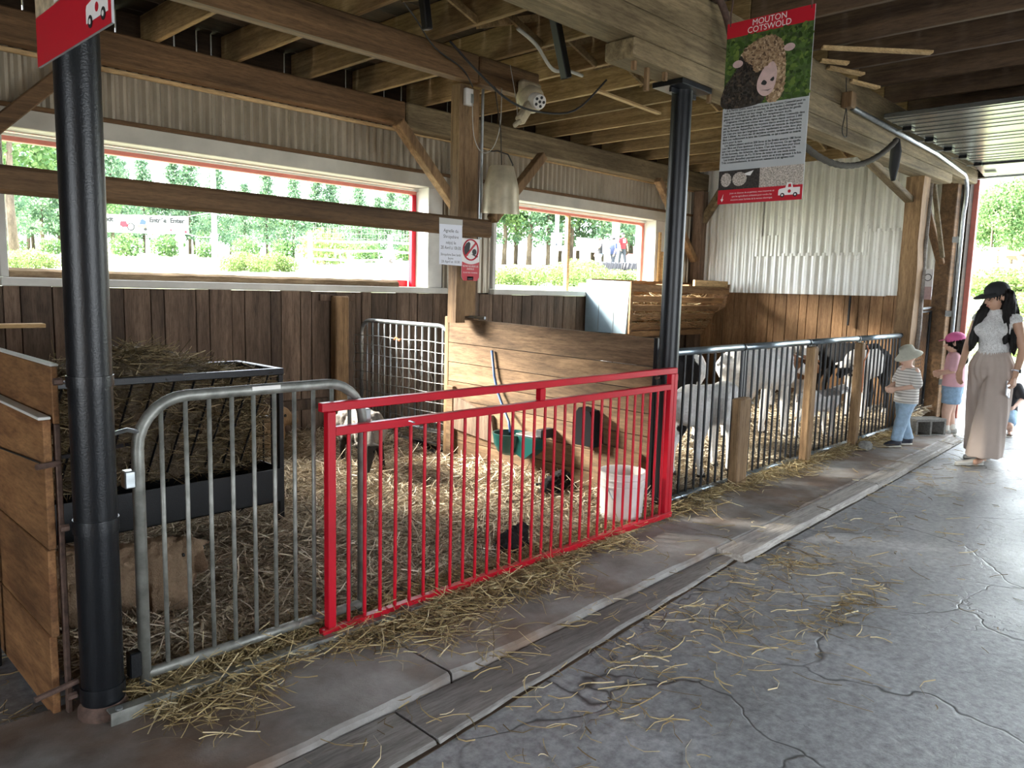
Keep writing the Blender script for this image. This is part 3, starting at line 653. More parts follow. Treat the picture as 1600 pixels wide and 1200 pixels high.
# ---- middle timber post, low rail, notices
mp = empty('timber_post', (4.3, 4.75, 0), 0, 'tall brown timber post at the divider carrying two notices', 'post')
def wav(x0, x1, y0, y1, z0, z1, seed, n=10, amp=.012):
    r_ = random.Random(seed); V = []; F = []
    for i in range(n + 1):
        z = z0 + (z1 - z0) * i / n; o = r_.uniform(-amp, amp); o2 = r_.uniform(-amp, amp) * .6
        V += [(x0 + o, y0 + o2, z), (x1 + o * .8, y0 + o2, z), (x1 + o * .8, y1, z), (x0 + o, y1, z)]
    for i in range(n):
        a = i * 4
        for k in range(4): F.append((a + k, a + (k + 1) % 4, a + 4 + (k + 1) % 4, a + 4 + k))
    F += [(3, 2, 1, 0), tuple(4 * n + k for k in range(4))]
    return MB().add(V, F)
obj('timber', wav(4.185, 4.288, 4.70, 4.80, 1.21, 3.09, 3, 10, .007), 'post_wood', mp); obj('timber', MB().box(4.29, 4.43, 4.725, 4.87, 1.262, 3.09, .008), 'post_wood', mp); obj('timber', MB().box(4.396, 4.47, 4.725, 4.87, .02, 1.26, .008), 'post_wood', mp)
obj('conduit', MB().tube([(4.455, 4.72, 1.9), (4.455, 4.72, 3.1)], .012, 8), 'galv', mp); jb = obj('junction_box', MB().box(4.22, 4.30, 4.66, 4.70, 2.93, 3.06, .006), 'plastic_white', mp)
obj('cover_plate', MB().box(4.265, 4.295, 4.652, 4.66, 2.95, 3.02, .003), 'galv', jb)
lr = obj('low_rail_timber', MB().box(-1.5, 4.47, 4.575, 4.655, 1.908, 2.05, .02), 'beam_wood'); autosmooth(lr, 30); tag(lr, 'long dark timber rail crossing in front of the big window', 'rail')
def sheet_text(body, size, o, parent, mat, align='CENTER', face='-Y', wmax=None, space=1.0, nm='lettering', bold=0.0):
    cu = bpy.data.curves.new('lettering', 'FONT'); cu.body = body; cu.size = size; cu.align_x = align; cu.space_line = space; cu.offset = bold; cu.resolution_u = 4 if size > .03 else 2
    t = bpy.data.objects.new('tmp', cu); COL.objects.link(t); bpy.context.view_layer.update()
    me = bpy.data.meshes.new_from_object(t.evaluated_get(bpy.context.evaluated_depsgraph_get())); bpy.data.objects.remove(t); bpy.data.curves.remove(cu)
    if wmax and len(me.vertices):
        xs_ = [v.co.x for v in me.vertices]; w_ = max(xs_) - min(xs_)
        if w_ > wmax:
            for v in me.vertices: v.co.x *= wmax / w_
    me.materials.clear(); me.materials.append(MAT[mat])
    ob = bpy.data.objects.new(nm, me)
    if face == '-Y': M = Matrix(((1, 0, 0, o[0]), (0, 0, -1, o[1]), (0, 1, 0, o[2]), (0, 0, 0, 1)))
    elif face == '-X': M = Matrix(((0, 0, -1, o[0]), (-1, 0, 0, o[1]), (0, 1, 0, o[2]), (0, 0, 0, 1)))
    me.transform(M)
    return link(ob, parent)
def flat(nm, poly, o, parent, mat, face='-Y', t=.0008):
    if face == '-Y': return obj(nm, MB().prism(poly, o, (1, 0, 0), (0, 0, 1), t), mat, parent)
    return obj(nm, MB().prism(poly, o, (0, -1, 0), (0, 0, 1), t), mat, parent)
nt = empty('paper_notice', (4.0, 4.566, 1.67), 0, 'white printed paper notice in a clear sleeve taped to the low rail', 'notice')
flat('sheet', [(-.115, .0), (.12, -.005), (.115, .31), (-.12, .305)], (4.005, 4.572, 1.672), nt, 'paper', t=.002)
flat('sleeve', [(-.12, .0), (.12, .0), (.12, .05), (-.12, .05)], (4.005, 4.573, 1.975), nt, 'cable_grey', t=.001)
for b, z, s in (('Agnelle du', 1.92, .036), ('Shropshire', 1.875, .036), ('né(e) le', 1.83, .034), ('20 Avril à 10h30', 1.79, .036), ('Shropshire Ewe lamb', 1.74, .028), ('born', 1.712, .028), ('20 April at 10:30', 1.686, .028)):
    sheet_text(b, s, (4.005, 4.5695, z), nt, 'print_black', wmax=.205)
nf = empty('no_feeding_sign', (4.30, 4.69, 1.56), 0, 'white and red no feeding sign with crossed ring nailed to the post', 'sign')
yy = 4.688
flat('board', [(-.098, .03), (-.075, .0), (.075, .0), (.098, .03), (.1, .34), (-.1, .34)], (4.32, yy, 1.555), nf, 'print_white', t=.004)
flat('red_field', [(-.098, .03), (-.075, .0), (.075, .0), (.098, .03), (.098, .155)] + [(.098 - .196 * i / 10, .155 - .022 * math.sin(math.pi * i / 10)) for i in range(1, 10)] + [(-.098, .155)], (4.32, yy - .0045, 1.555), nf, 'print_red')
flat('horse_head', [(-.07, .20), (-.03, .20), (-.015, .24), (-.005, .30), (-.02, .315), (-.05, .30), (-.085, .25)], (4.32, yy - .0045, 1.555), nf, 'print_black')
flat('apple', circ(.024, 14, .04, .235), (4.32, yy - .0045, 1.555), nf, 'print_black'); flat('hand', [(.005, .215), (.07, .19), (.085, .2), (.03, .215)], (4.32, yy - .0045, 1.555), nf, 'print_black')
ring = MB().tube([(4.32 + .082 * math.cos(t), yy - .006, 1.555 + .25 + .082 * math.sin(t)) for t in np.linspace(0, 2 * math.pi, 33)[:-1]], .006, 6, True, True); obj('ring', ring, 'print_red', nf)
obj('slash', MB().bar((4.263, yy - .006, 1.748), (4.377, yy - .006, 1.862), .004, .015, (1, 0, -1)), 'print_red', nf)
sheet_text('NE PAS NOURRIR LES\nANIMAUX', .022, (4.32, yy - .006, 1.665), nf, 'print_white', wmax=.17); sheet_text('DO NOT FEED THE ANIMALS', .015, (4.32, yy - .006, 1.615), nf, 'print_white', wmax=.16)
flat('badge', [(-.035, .004), (.035, .004), (.035, .034), (-.035, .034)], (4.32, yy - .0045, 1.555), nf, 'print_white'); obj('badge_truck', MB().box(4.295, 4.345, yy - .0065, yy - .0055, 1.563, 1.578), 'print_black', nf)
# knee braces, corner posts
def brace(p, q, w, h, mat, lab, up=(0, 1, 0)):
    o = autosmooth(obj('knee_brace', MB().bar(p, q, w, h, up, .008), mat), 30); tag(o, lab, 'brace'); return o
brace((4.74, 6.22, 3.08), (5.68, 6.22, 2.18), .10, .11, 'post_wood', 'diagonal knee brace left of the timber post under the eave beam')
brace((6.85, 6.22, 3.05), (6.05, 6.22, 2.25), .10, .11, 'post_wood', 'diagonal knee brace right of the hanging bucket under the eave beam')
brace((9.25, 6.22, 3.06), (10.45, 6.3, 2.0), .09, .10, 'post_wood', 'diagonal knee brace at the far corner under the eave beam')
brace((10.68, 6.0, 3.08), (10.68, 6.42, 2.45), .10, .12, 'pale_beam', 'diagonal knee brace against the corrugated end wall', (1, 0, 0))
brace((1.95, 6.24, 3.06), (1.05, 6.24, 2.15), .10, .12, 'beam_wood', 'diagonal brace at the upper left beside the near black post')
brace((7.5, 2.84, 2.86), (9.05, 2.84, 2.55), .06, .10, 'pale_beam', 'shallow pale brace from the front beam to the rough end post')
wpost(5.72, 5.92, 6.28, 6.45, 3.06, 'dark wall post between the two windows behind the timber post', 'wall_plank', 'wall_post')
wpost(10.58, 10.74, 6.28, 6.45, 3.06, 'dark post in the far corner of the goat pen', 'wall_plank', 'corner_post')
wpost(4.13, 4.28, 6.36, 6.46, 1.385, 'square wooden post standing against the back planks beside the wire mesh', 'post_wood', 'fence_post')
ep = empty('rough_post', (9.1, 2.79, 0), 0, 'massive rough hewn post at the end of the goat fence', 'post')
obj('timber', wav(9.0, 9.215, 2.705, 2.88, .0, 2.80, 9, 12, .018), 'post_wood', ep); obj('bark_edge', MB().tube([(9.20, 2.69, .85), (9.235, 2.70, 1.2), (9.215, 2.70, 1.6), (9.225, 2.70, 2.1), (9.25, 2.70, 2.75)], [.02, .035, .03, .02, .015], 8), 'grey_rail', ep, True)
ns = empty('white_sign', (9.24, 2.66, 1.5), 0, 'small white sign with red lower half on the rough end post', 'sign'); obj('board', MB().box(9.232, 9.238, 2.60, 2.70, 1.50, 1.83), 'print_white', ns); obj('red_field', MB().box(9.2305, 9.232, 2.60, 2.70, 1.50, 1.64), 'print_pink', ns); obj('ring', MB().tube([(9.231, 2.65 + .035 * math.cos(t), 1.74 + .035 * math.sin(t)) for t in np.linspace(0, 2 * math.pi, 17)[:-1]], .004, 5, True, True), 'print_black', ns)
wpost(10.60, 10.78, 2.80, 2.98, 2.98, 'dark brown door post beside the galvanised door track', 'beam_wood', 'door_post')
brace((10.55, 2.9, 1.95), (9.35, 2.86, 2.8), .05, .09, 'beam_wood', 'dark diagonal brace beside the door post'); brace((10.2, 2.79, 2.0), (9.55, 2.77, 2.78), .03, .05, 'pale_beam', 'narrow pale diagonal strip in front of the dark door brace')
# door track and sectional door
dt = empty('door_track', (10.55, 2.71, 0), 0, 'galvanised curved track of the overhead door', 'door track')
pts = [(10.55, 2.70, .02), (10.55, 2.70, 2.55)] + [(10.55 - .38 * (1 - math.cos(a)), 2.70 - .05 * math.sin(a), 2.55 + .42 * math.sin(a)) for a in np.linspace(.15, math.pi / 2, 8)] + [(9.0, 2.61, 3.02), (6.7, 2.61, 3.06)]
obj('rail', MB().tube(pts, .024, 8), 'galv', dt, True)
for z in (.45, 1.3, 2.2): obj('bracket', MB().box(10.56, 10.62, 2.72, 2.80, z, z + .07, .003), 'galv', dt)
dr = empty('door_1', (8.6, 1, 3.05), 0, 'raised grey sectional door under the aisle ceiling', None, None, 'structure')
dxe = [7.17, 7.68, 8.33, 8.95, 9.5, 10.1]
for i in range(5):
    pn = obj('door_panel', MB().box(dxe[i] + .004, dxe[i + 1] - .004, -1.4, 2.53, 3.052, 3.09, .004), 'door_panel', dr)
    for k in range(3): obj('rib', MB().box(dxe[i] + .06 + k * .16, dxe[i] + .075 + k * .16, -1.4, 2.53, 3.047, 3.052), 'door_panel', pn)
    hg = obj('roller_hinge', MB().box(dxe[i + 1] - .05, dxe[i + 1] + .05, 2.44, 2.52, 3.02, 3.05, .004), 'black_metal', dr); obj('roller', MB().tube([(dxe[i + 1], 2.5, 3.035), (dxe[i + 1], 2.6, 3.035)], .008, 6), 'galv', hg)
MB_last = MB().bar((10.12, .565, 3.05), (10.62, .565, 2.985), 3.93, .04, (0, 0, 1), .004); obj('door_panel', MB_last, 'door_panel', dr)
obj('bottom_seal', MB().box(10.62, 10.66, -1.4, 2.53, 2.95, 2.985, .004), 'galv', dr); obj('label_plate', MB().box(10.40, 10.5, 2.38, 2.5, 2.955, 2.96), 'plastic_white', dr)
jb2 = struct('trim_6', MB().box(10.97, 11.05, 2.66, 2.76, 0, 2.99, .004), 'red_trim', None, 'pale red door jamb trim'); struct('trim_7', MB().box(10.79, 10.96, 2.715, 2.795, 0, 2.99, .004), 'deck_wood', None, 'dark inner door jamb')
# mesh gate at the far end
mg = empty('mesh_gate', (10.0, 2.9, 0), 0, 'narrow wire mesh gate beside the rough end post', 'gate')
q0, q1 = Vector((9.32, 2.87, 0)), Vector((10.58, 2.97, 0))
obj('frame', MB().tube([q0 + Vector((0, 0, .14)), q0 + Vector((0, 0, 1.33)), q1 + Vector((0, 0, 1.36)), q1 + Vector((0, 0, .14))], .018, 8, True, True), 'black_metal', mg, True)
obj('top_tube', MB().tube([q0 + Vector((0, 0, 1.37)), q1 + Vector((0, 0, 1.40))], .016, 8), 'galv', mg, True)
ms = MB(); d = q1 - q0
for i in range(-14, 26):
    for sgn in (1, -1):
        a0, a1 = i / 25, i / 25 + .5 * sgn; P = []
        for t in np.linspace(0, 1, 12):
            a = a0 + (a1 - a0) * t
            if 0 <= a <= 1: P.append(q0 + d * a + Vector((0, .004 * sgn, .15 + 1.17 * t)))
        if len(P) > 1: ms.tube([P[0], P[-1]], .0022, 3, False)
obj('wire_mesh', ms, 'cable_black', mg)
# ---- galvanised panel and woven wire at the back of the sheep pen
bg = empty('galvanised_panel', (4.4, 5.7, 0), 0, 'galvanised barred panel with rounded corners behind the wire mesh', 'gate')
fp2 = [(4.45, p[0], p[2]) for p in arc_frame(0, 5.07, 6.40, .18, 1.155, .14)]
obj('frame', MB().tube(fp2, .019, 10), 'galv', bg, True); obj('bottom_rail', MB().tube([(4.45, 5.07, .2), (4.45, 6.40, .2)], .018, 10), 'galv', bg, True)
for i in range(13):
    y = 5.07 + .095 * (i + 1); obj('bar', MB().tube([(4.45, y, .2), (4.45, y, 1.14)], .008, 6), 'galv', bg, True)
wm = MB()
for k, z in enumerate((.10, .20, .29, .38, .47, .56, .65, .74, .83, .92, 1.01)): wm.tube([(4.40 + .004 * math.sin(j * 1.7 + k), 5.05 + j * .1, z + .004 * math.sin(j * .9 + k * .5)) for j in range(15)], .0028 if k < 10 else .004, 4)
for j in range(10): wm.tube([(4.398, 5.10 + j * .15 + (.02 if k % 2 else -.02), z) for k, z in enumerate((.10, .20, .29, .38, .47, .56, .65, .74, .83, .92, 1.01))], .0028, 4)
wf_ = obj('woven_wire', wm, 'galv_dull'); tag(wf_, 'woven wire mesh stretched across the back of the sheep pen', 'wire mesh'); obj('twine_knot', MB().tube([(4.385, 5.78, 1.0), (4.37, 5.74, 1.02), (4.38, 5.70, .995), (4.37, 5.67, 1.01)], .010, 6), 'twine_orange', wf_)
# ---- hay rack with pale blue end
hr = empty('hay_rack', (9.3, 6.1, .97), 0, 'wooden slatted hay rack with pale blue end board in the goat pen', 'hay rack')
obj('end_board', MB().prism([(0, 0), (.66, .0), (.70, .66), (0, .68)], (8.03, 6.44, .965), (0, -1, 0), (0, 0, 1), -.03), 'blue_paint', hr)
for a in (.22, .46): obj('board_seam', MB().box(8.026, 8.031, 6.44 - a - .004, 6.44 - a, .985, 1.63), 'galv_dull', hr)
obj('end_edge', MB().box(8.03, 8.07, 5.715, 5.745, .965, 1.63, .004), 'rack_wood', hr)
obj('end_board', MB().prism([(.10, .05), (.66, .35), (.70, .68), (0, .68), (0, .05)], (10.55, 6.44, .965), (0, -1, 0), (0, 0, 1), -.03), 'rack_wood', hr)
obj('top_rail', MB().box(8.07, 10.55, 5.73, 5.77, 1.50, 1.60, .005), 'rack_wood', hr); obj('top_rail', MB().box(8.07, 10.55, 6.38, 6.44, 1.56, 1.66, .005), 'rack_wood', hr); obj('top_tie', MB().box(9.5, 9.56, 5.78, 6.38, 1.53, 1.62, .005), 'rack_wood', hr)
obj('top_lip', MB().box(9.62, 10.55, 5.76, 5.80, 1.60, 1.69, .005), 'light_stick', hr)
for i in range(5):
    z = 1.45 - i * .118; y = 5.80 + i * .06
    obj('slat', MB().bar((8.07, y, z - .045 + random.uniform(-.008, .008)), (10.5 - i * .03, y, z - .045), .022, .086, (0, -.46, 1), .005), 'rack_wood', hr)
obj('back_panel', MB().box(8.07, 10.5, 6.42, 6.44, 1.0, 1.55), 'rack_wood', hr); obj('floor_board', MB().box(8.07, 10.5, 6.05, 6.40, .985, 1.01), 'rack_wood', hr)
# ---- signs hanging in the aisle
def truck(parent, x, yc, z, s):
    body = [(-.5, .08), (-.5, .30), (-.46, .36), (-.18, .40), (-.10, .62), (.12, .62), (.18, .40), (.5, .40), (.5, .08)]
    t = flat('truck_print', [(a * s, b * s) for a, b in body], (x, yc, z), parent, 'print_white', '-X')
    for cx in (-.30, .30):
        flat('wheel_print', circ(.1 * s, 14, cx * s, .08 * s), (x - .001, yc, z), t, 'print_black', '-X'); flat('hub_print', circ(.045 * s, 10, cx * s, .08 * s), (x - .002, yc, z), t, 'print_white', '-X')
    flat('cab_window', [(-.05 * s, .42 * s), (.10 * s, .42 * s), (.08 * s, .56 * s), (-.04 * s, .56 * s)], (x - .001, yc, z), t, 'print_red', '-X'); flat('door_badge', circ(.075 * s, 12, .02 * s, .24 * s), (x - .001, yc, z), t, 'print_red', '-X')
    return t
PX, PY0, PY1, PZ0, PZ1 = 4.40, 2.508, 1.968, 2.055, 3.127
ps = empty('information_poster', (PX, 2.24, PZ0), 0, 'hanging poster headed MOUTON COTSWOLD with a sheep picture and French text', 'poster')
obj('board', MB().box(PX, PX + .006, PY1, PY0, PZ0, PZ1), 'print_grey', ps)
yc = (PY0 + PY1) / 2; w = PY0 - PY1; hw = w / 2
def R4(a, b, c, d): return [(a, c), (b, c), (b, d), (a, d)]
x1 = PX - .0002
flat('title_band', R4(-hw, hw, .985, 1.072), (x1, yc, PZ0), ps, 'print_red', '-X')
flat('photo_ground', R4(-hw, hw, .575, .985), (x1, yc, PZ0), ps, 'print_grass', '-X')
def blobpoly(pts, n=6):
    out = []; N = len(pts)
    for i in range(N):
        p0, p1, p2, p3 = [np.array(pts[(i + k) % N]) for k in (-1, 0, 1, 2)]
        for t in np.linspace(0, 1, n, endpoint=False): out.append(tuple(.5 * ((2 * p1) + (-p0 + p2) * t + (2 * p0 - 5 * p1 + 4 * p2 - p3) * t * t + (-p0 + 3 * p1 - 3 * p2 + p3) * t ** 3)))
    return out
flat('dark_fleece', blobpoly([(-hw + .002, .578), (-hw + .002, .70), (-.2, .78), (-.17, .87), (-.08, .90), (-.03, .8), (-.02, .70), (-.02, .58)]), (x1 - .001, yc, PZ0), ps, 'print_wooldark', '-X')  # dark fleece of the printed sheep
flat('fleece', blobpoly([(-.13, .83), (-.16, .88), (-.10, .93), (.0, .955), (.07, .93), (.105, .87), (.115, .80), (.12, .72), (.11, .62), (.08, .58), (.02, .578), (.0, .66), (-.01, .75), (-.07, .79)]), (x1 - .002, yc, PZ0), ps, 'print_wooltan', '-X')
def inside(p, poly):
    c_ = False; j = len(poly) - 1
    for i in range(len(poly)):
        (xi, yi), (xj, yj) = poly[i], poly[j]
        if (yi > p[1]) != (yj > p[1]) and p[0] < (xj - xi) * (p[1] - yi) / (yj - yi) + xi: c_ = not c_
        j = i
    return c_
def curls(nm, poly, n, r0, r1, mat, off, seed, elong=1.5):
    q = random.Random(seed); mb = MB(); xs_ = [p[0] for p in poly]; ys_ = [p[1] for p in poly]; k = 0
    while k < n:
        p = (q.uniform(min(xs_), max(xs_)), q.uniform(min(ys_), max(ys_)))
        if not inside(p, poly): continue
        k += 1; r_ = q.uniform(r0, r1); a = q.uniform(0, 3.14); pl = [(p[0] + r_ * (elong * math.cos(t) * math.cos(a) - math.sin(t) * math.sin(a)), p[1] + r_ * (elong * math.cos(t) * math.sin(a) + math.sin(t) * math.cos(a))) for t in [6.283 * i / 7 for i in range(7)]]
        d_ = off - q.uniform(0, .0006)
        mb.add([(PX + d_, yc - u_, PZ0 + v_) for u_, v_ in pl], [tuple(range(7))])
    return obj(nm, mb, mat, ps)
TANP = blobpoly([(-.13, .83), (-.16, .88), (-.10, .93), (.0, .955), (.07, .93), (.105, .87), (.115, .80), (.12, .72), (.11, .62), (.08, .58), (.02, .578), (.0, .66), (-.01, .75), (-.07, .79)])
DRKP = blobpoly([(-hw + .002, .585), (-hw + .008, .70), (-.2, .78), (-.17, .86), (-.08, .89), (-.03, .8), (-.02, .70), (-.03, .59)])
curls('grass_print', [(-hw + .008, .585), (hw - .008, .585), (hw - .008, .98), (-hw + .008, .98)], 520, .004, .013, 'fleck_green', -.0011, 1, 1.8)
curls('dark_curls', DRKP, 420, .003, .009, 'curl_dark', -.0022, 2, 2.0); curls('tan_curls', TANP, 620, .0035, .0085, 'curl_tan', -.0033, 3)
for (cx, cy) in ((-.185, .825), (.135, .865)): flat('ear', circ(1, 12, cx, cy, .034, .022), (x1 - .003, yc, PZ0), ps, 'print_pink', '-X')
flat('muzzle', blobpoly([(-.05, .66), (-.045, .72), (.0, .79), (.045, .80), (.07, .74), (.055, .65), (.02, .615), (-.02, .62)]), (x1 - .004, yc, PZ0), ps, 'print_pink', '-X')
flat('nose', blobpoly([(-.025, .685), (-.01, .705), (.01, .69), (.0, .675)]), (x1 - .005, yc, PZ0), ps, 'print_black', '-X'); flat('nose', blobpoly([(.03, .70), (.05, .715), (.055, .70), (.045, .69)]), (x1 - .005, yc, PZ0), ps, 'print_black', '-X'); flat('mouth', [(-.03, .650), (.02, .640), (.045, .650), (.02, .645)], (x1 - .005, yc, PZ0), ps, 'print_black', '-X')
flat('fringe', blobpoly([(-.07, .76), (-.08, .83), (.0, .88), (.07, .86), (.08, .80), (.03, .815), (.0, .80), (-.03, .77)]), (x1 - .0038, yc, PZ0), ps, 'print_wooltan', '-X')
curls('fringe_curls', blobpoly([(-.07, .76), (-.08, .83), (.0, .88), (.07, .86), (.08, .80), (.03, .80), (.0, .785), (-.03, .765)]), 230, .003, .007, 'curl_tan', -.0062, 4)
flat('bottom_band', R4(-hw, hw, 0, .085), (x1, yc, PZ0), ps, 'print_red', '-X')
flat('photo_faces', R4(-hw, 0, .085, .20), (x1, yc, PZ0), ps, 'print_wooldark', '-X'); flat('photo_fleece', R4(0, hw, .085, .20), (x1, yc, PZ0), ps, 'print_fleece', '-X')
for cx, s in ((-.22, .9), (-.13, 1.2)): flat('face_print', circ(1, 14, cx, .145, .04 * s, .042), (x1 - .001, yc, PZ0), ps, 'print_fleece', '-X')
flat('horn_print', [(-.12, .17), (-.04, .19), (-.06, .16)], (x1 - .001, yc, PZ0), ps, 'print_white', '-X')
sheet_text('MOUTON', .048, (x1 - .0012, yc - .0, PZ0 + 1.033), ps, 'print_white', face='-X', wmax=.26); sheet_text('COTSWOLD', .048, (x1 - .0012, yc, PZ0 + .993), ps, 'print_white', face='-X', wmax=.33)
TXT = """   A la Ferme Quinn, nous élevons la race de moutons Cotswold pour sa
belle laine longue qui pend en mèches. Ils sont faciles à distinguer avec
leur toupet tombant sur leur visage. Certains les appellent les gentils
géants en raison de leur taille et de leur tempérament docile.
   Originaires d'Angleterre, plus précisément des collines Cotswolds dans
l'ouest, ces moutons sont connus dans cette région depuis environ 2 000
ans. Ils sont des descendants des moutons blancs amenés en Angleterre
par les Romains. Aujourd'hui la race Cotswold est menacée de disparition,
car c'est une race qui s'engraisse moins rapidement et coûte donc plus
cher à élever. Au cours des 20 dernières années, certains artisans de la
fibre ont redécouvert la laine des Cotswolds, ce qui a suscité un intérêt
accru pour la race.
   Les béliers pèsent environ 200 livres et les brebis environ 180 livres.
Leur fibre est d'une épaisseur d'environ 33 à 42 microns. Ce qui signifie
que c'est une fibre moyenne pour la laine. C'est une bonne laine pour tricot
et des bonnets, des écharpes, des mitaines et des couvertures. Un
mouton peut donner de 9 à 15 livres de toison en une seule tonte.
   Les brebis (femelles) peuvent avoir entre un et trois agneaux à la fois.
Très occasionnellement, ils donneront naissance à un agneau noir."""
for i, ln in enumerate(TXT.split('\n')):
    sheet_text(ln, .0175, (x1 - .0012, PY0 - .012, PZ0 + .553 - i * .0172), ps, 'print_black', 'LEFT', '-X', wmax=.495, nm='text_line', bold=.0004)
for i, ln in enumerate(('Juste en dessous de ce panneau, vous trouverez ce', 'que les agriculteurs utilisaient pour tondre les', "moutons avant l'arrivée de la version électrique.")): sheet_text(ln, .014, (x1 - .0012, yc + .045, PZ0 + .058 - i * .02), ps, 'print_white', face='-X', wmax=.31, nm='text_line')
flat('arrow_print', [(-.25, .03), (-.24, .012), (-.23, .03), (-.237, .03), (-.232, .06), (-.243, .03)], (x1 - .0012, yc, PZ0), ps, 'print_white', '-X')
truck(ps, x1 - .001, yc - .19, PZ0 + .02, .13)
for yv in (PY0 - .02, PY1 + .02): obj('chain', MB().tube([(PX + .003, yv, PZ1 - .02), (PX + .003, yv + .004, PZ1 + .06), (PX + .003, yv - .004, PZ1 + .12), (PX + .003, yv, 3.32)], .006, 6), 'rust_metal', ps)
SX, SY0, SY1, SZ = .68, 2.554, 1.972, 2.085
s2 = empty('hanging_sign', (SX, 2.26, SZ), 0, 'hanging sign with red lower band and white pickup truck at the upper left', 'poster')
obj('board', MB().box(SX, SX + .006, SY1, SY0, SZ, 3.25), 'print_grey', s2); yc2 = (SY0 + SY1) / 2; hw2 = (SY0 - SY1) / 2
flat('red_band', R4(-hw2, hw2, 0, .132), (SX - .0002, yc2, SZ), s2, 'print_red', '-X'); truck(s2, SX - .0014, yc2 - .20, SZ + .018, .15)
flat('photo_straw', R4(-hw2, 0, .132, .28), (SX - .0002, yc2, SZ), s2, 'print_straw', '-X'); flat('photo_sky', R4(0, hw2, .132, .28), (SX - .0002, yc2, SZ), s2, 'print_sky', '-X')
flat('goat_print', [(-.12, .135), (-.06, .135), (-.05, .22), (-.03, .28), (-.14, .28), (-.13, .2)], (SX - .0012, yc2, SZ), s2, 'print_white', '-X'); flat('goat_face', [(-.10, .15), (-.085, .15), (-.07, .21), (-.05, .225), (-.09, .215), (-.135, .22), (-.115, .2)], (SX - .002, yc2, SZ), s2, 'print_black', '-X')
for yv in (SY0 - .03, SY1 + .03): obj('chain', MB().tube([(SX + .003, yv, 3.24), (SX + .003, yv, 3.34)], .006, 6), 'rust_metal', s2)
# ---- things hanging under the ceiling
hb = empty('hanging_pail', (4.50, 4.50, 2.1), 0, 'dented cream metal pail hanging beside the timber post', 'pail')
Mt = Matrix.Rotation(math.radians(-4), 3, 'Y') @ Matrix.Rotation(math.radians(5), 3, 'X')
autosmooth(obj('body', MB().lathe([(.0, .03), (.145, .03), (.15, .0), (.158, .0), (.158, .02), (.152, .05), (.145, .2), (.10, .36), (.085, .375), (.0, .375)], (4.465, 4.50, 2.10), 28, Mt), 'dusty_metal', hb))
obj('handle', MB().tube([(4.55, 4.50, 2.42), (4.60, 4.50, 2.50), (4.56, 4.52, 2.58), (4.48, 4.56, 2.60), (4.44, 4.62, 2.60)], .006, 6), 'cable_black', hb, True); obj('rope', MB().tube([(4.47, 4.50, 2.475), (4.47, 4.52, 2.75), (4.45, 4.58, 3.1)], .005, 5), 'grey_rope', hb)
mo = empty('electric_motor', (4.72, 4.45, 2.85), 0, 'old cream electric motor with round fan end hanging below the ceiling', 'motor')
fdir = Vector((-.35, -.85, -.30)).normalized(); base = Vector((4.80, 4.52, 3.06))
qm = fdir.to_track_quat('Z', 'Y').to_matrix()
autosmooth(obj('housing', MB().lathe([(0, -.06), (.10, -.06), (.11, -.03), (.11, .05), (.09, .09), (.075, .10), (0, .10)], base, 20, qm), 'old_cream', mo), 35)
obj('mount_plate', MB().box(4.70, 4.93, 4.50, 4.58, 2.98, 3.20, .02), 'old_cream', mo)
ec = autosmooth(obj('fan_cap', MB().lathe([(.062, .10), (.062, .19), (.055, .205), (.0, .205)], base, 20, qm), 'plastic_white', mo), 35)
for a in range(5):
    t = 2 * math.pi * a / 5; o_ = base + qm @ Vector((.035 * math.cos(t), .035 * math.sin(t), .206)); obj('vent_slot', MB().lathe([(.0125, 0), (.0125, .002), (0, .002)], o_, 8, qm), 'print_black', ec)
obj('vent_slot', MB().lathe([(.012, 0), (.012, .002), (0, .002)], base + qm @ Vector((0, 0, .206)), 10, qm), 'print_black', ec)
obj('arm_bracket', MB().bar((4.74, 4.46, 3.0), (4.58, 4.42, 2.83), .08, .07, (0, 1, 0), .015), 'old_cream', mo); obj('arm_tip', MB().bar((4.60, 4.42, 2.85), (4.50, 4.40, 2.78), .035, .03, (0, 1, 0), .008), 'dusty_metal', mo)
def cable(name, pts, r, mat, lab, cat='cable', n=6):
    P = []
    pts = [np.array(p, float) for p in pts]
    for i in range(len(pts) - 1):
        p0 = pts[max(i - 1, 0)]; p1_, p2_ = pts[i], pts[i + 1]; p3 = pts[min(i + 2, len(pts) - 1)]
        for t in np.linspace(0, 1, 5, endpoint=False): P.append(.5 * ((2 * p1_) + (-p0 + p2_) * t + (2 * p0 - 5 * p1_ + 4 * p2_ - p3) * t * t + (-p0 + 3 * p1_ - 3 * p2_ + p3) * t ** 3))
    P.append(pts[-1]); o = obj(name, MB().tube(P, r, n), mat, None, True); return tag(o, lab, cat)
cable('power_cable', [(3.9, 4.5, 3.3), (4.15, 4.45, 3.12), (4.45, 4.42, 2.97), (4.75, 4.38, 2.93), (5.0, 4.2, 2.96), (5.15, 4.0, 3.2)], .009, 'cable_black', 'black cable sagging past the cream motor')
cable('grey_cable', [(4.0, 3.9, 3.29), (4.3, 4.0, 3.27), (4.6, 4.1, 3.18), (4.9, 4.2, 3.25), (5.2, 4.3, 3.29)], .014, 'cable_grey', 'pale grey cable looping under the joists above the motor')
cable('thin_wire', [(4.28, 4.655, 2.95), (4.29, 4.64, 2.70), (4.36, 4.62, 2.58), (4.46, 4.60, 2.62), (4.52, 4.58, 2.80), (4.53, 4.58, 3.1)], .0035, 'cable_grey', 'thin pale wire looping below the junction box')
cable('pull_cord', [(4.62, 4.58, 3.3), (4.62, 4.5, 3.0), (4.58, 4.45, 2.85), (4.52, 4.42, 2.78)], .003, 'cable_grey', 'thin cord hanging to the motor arm')
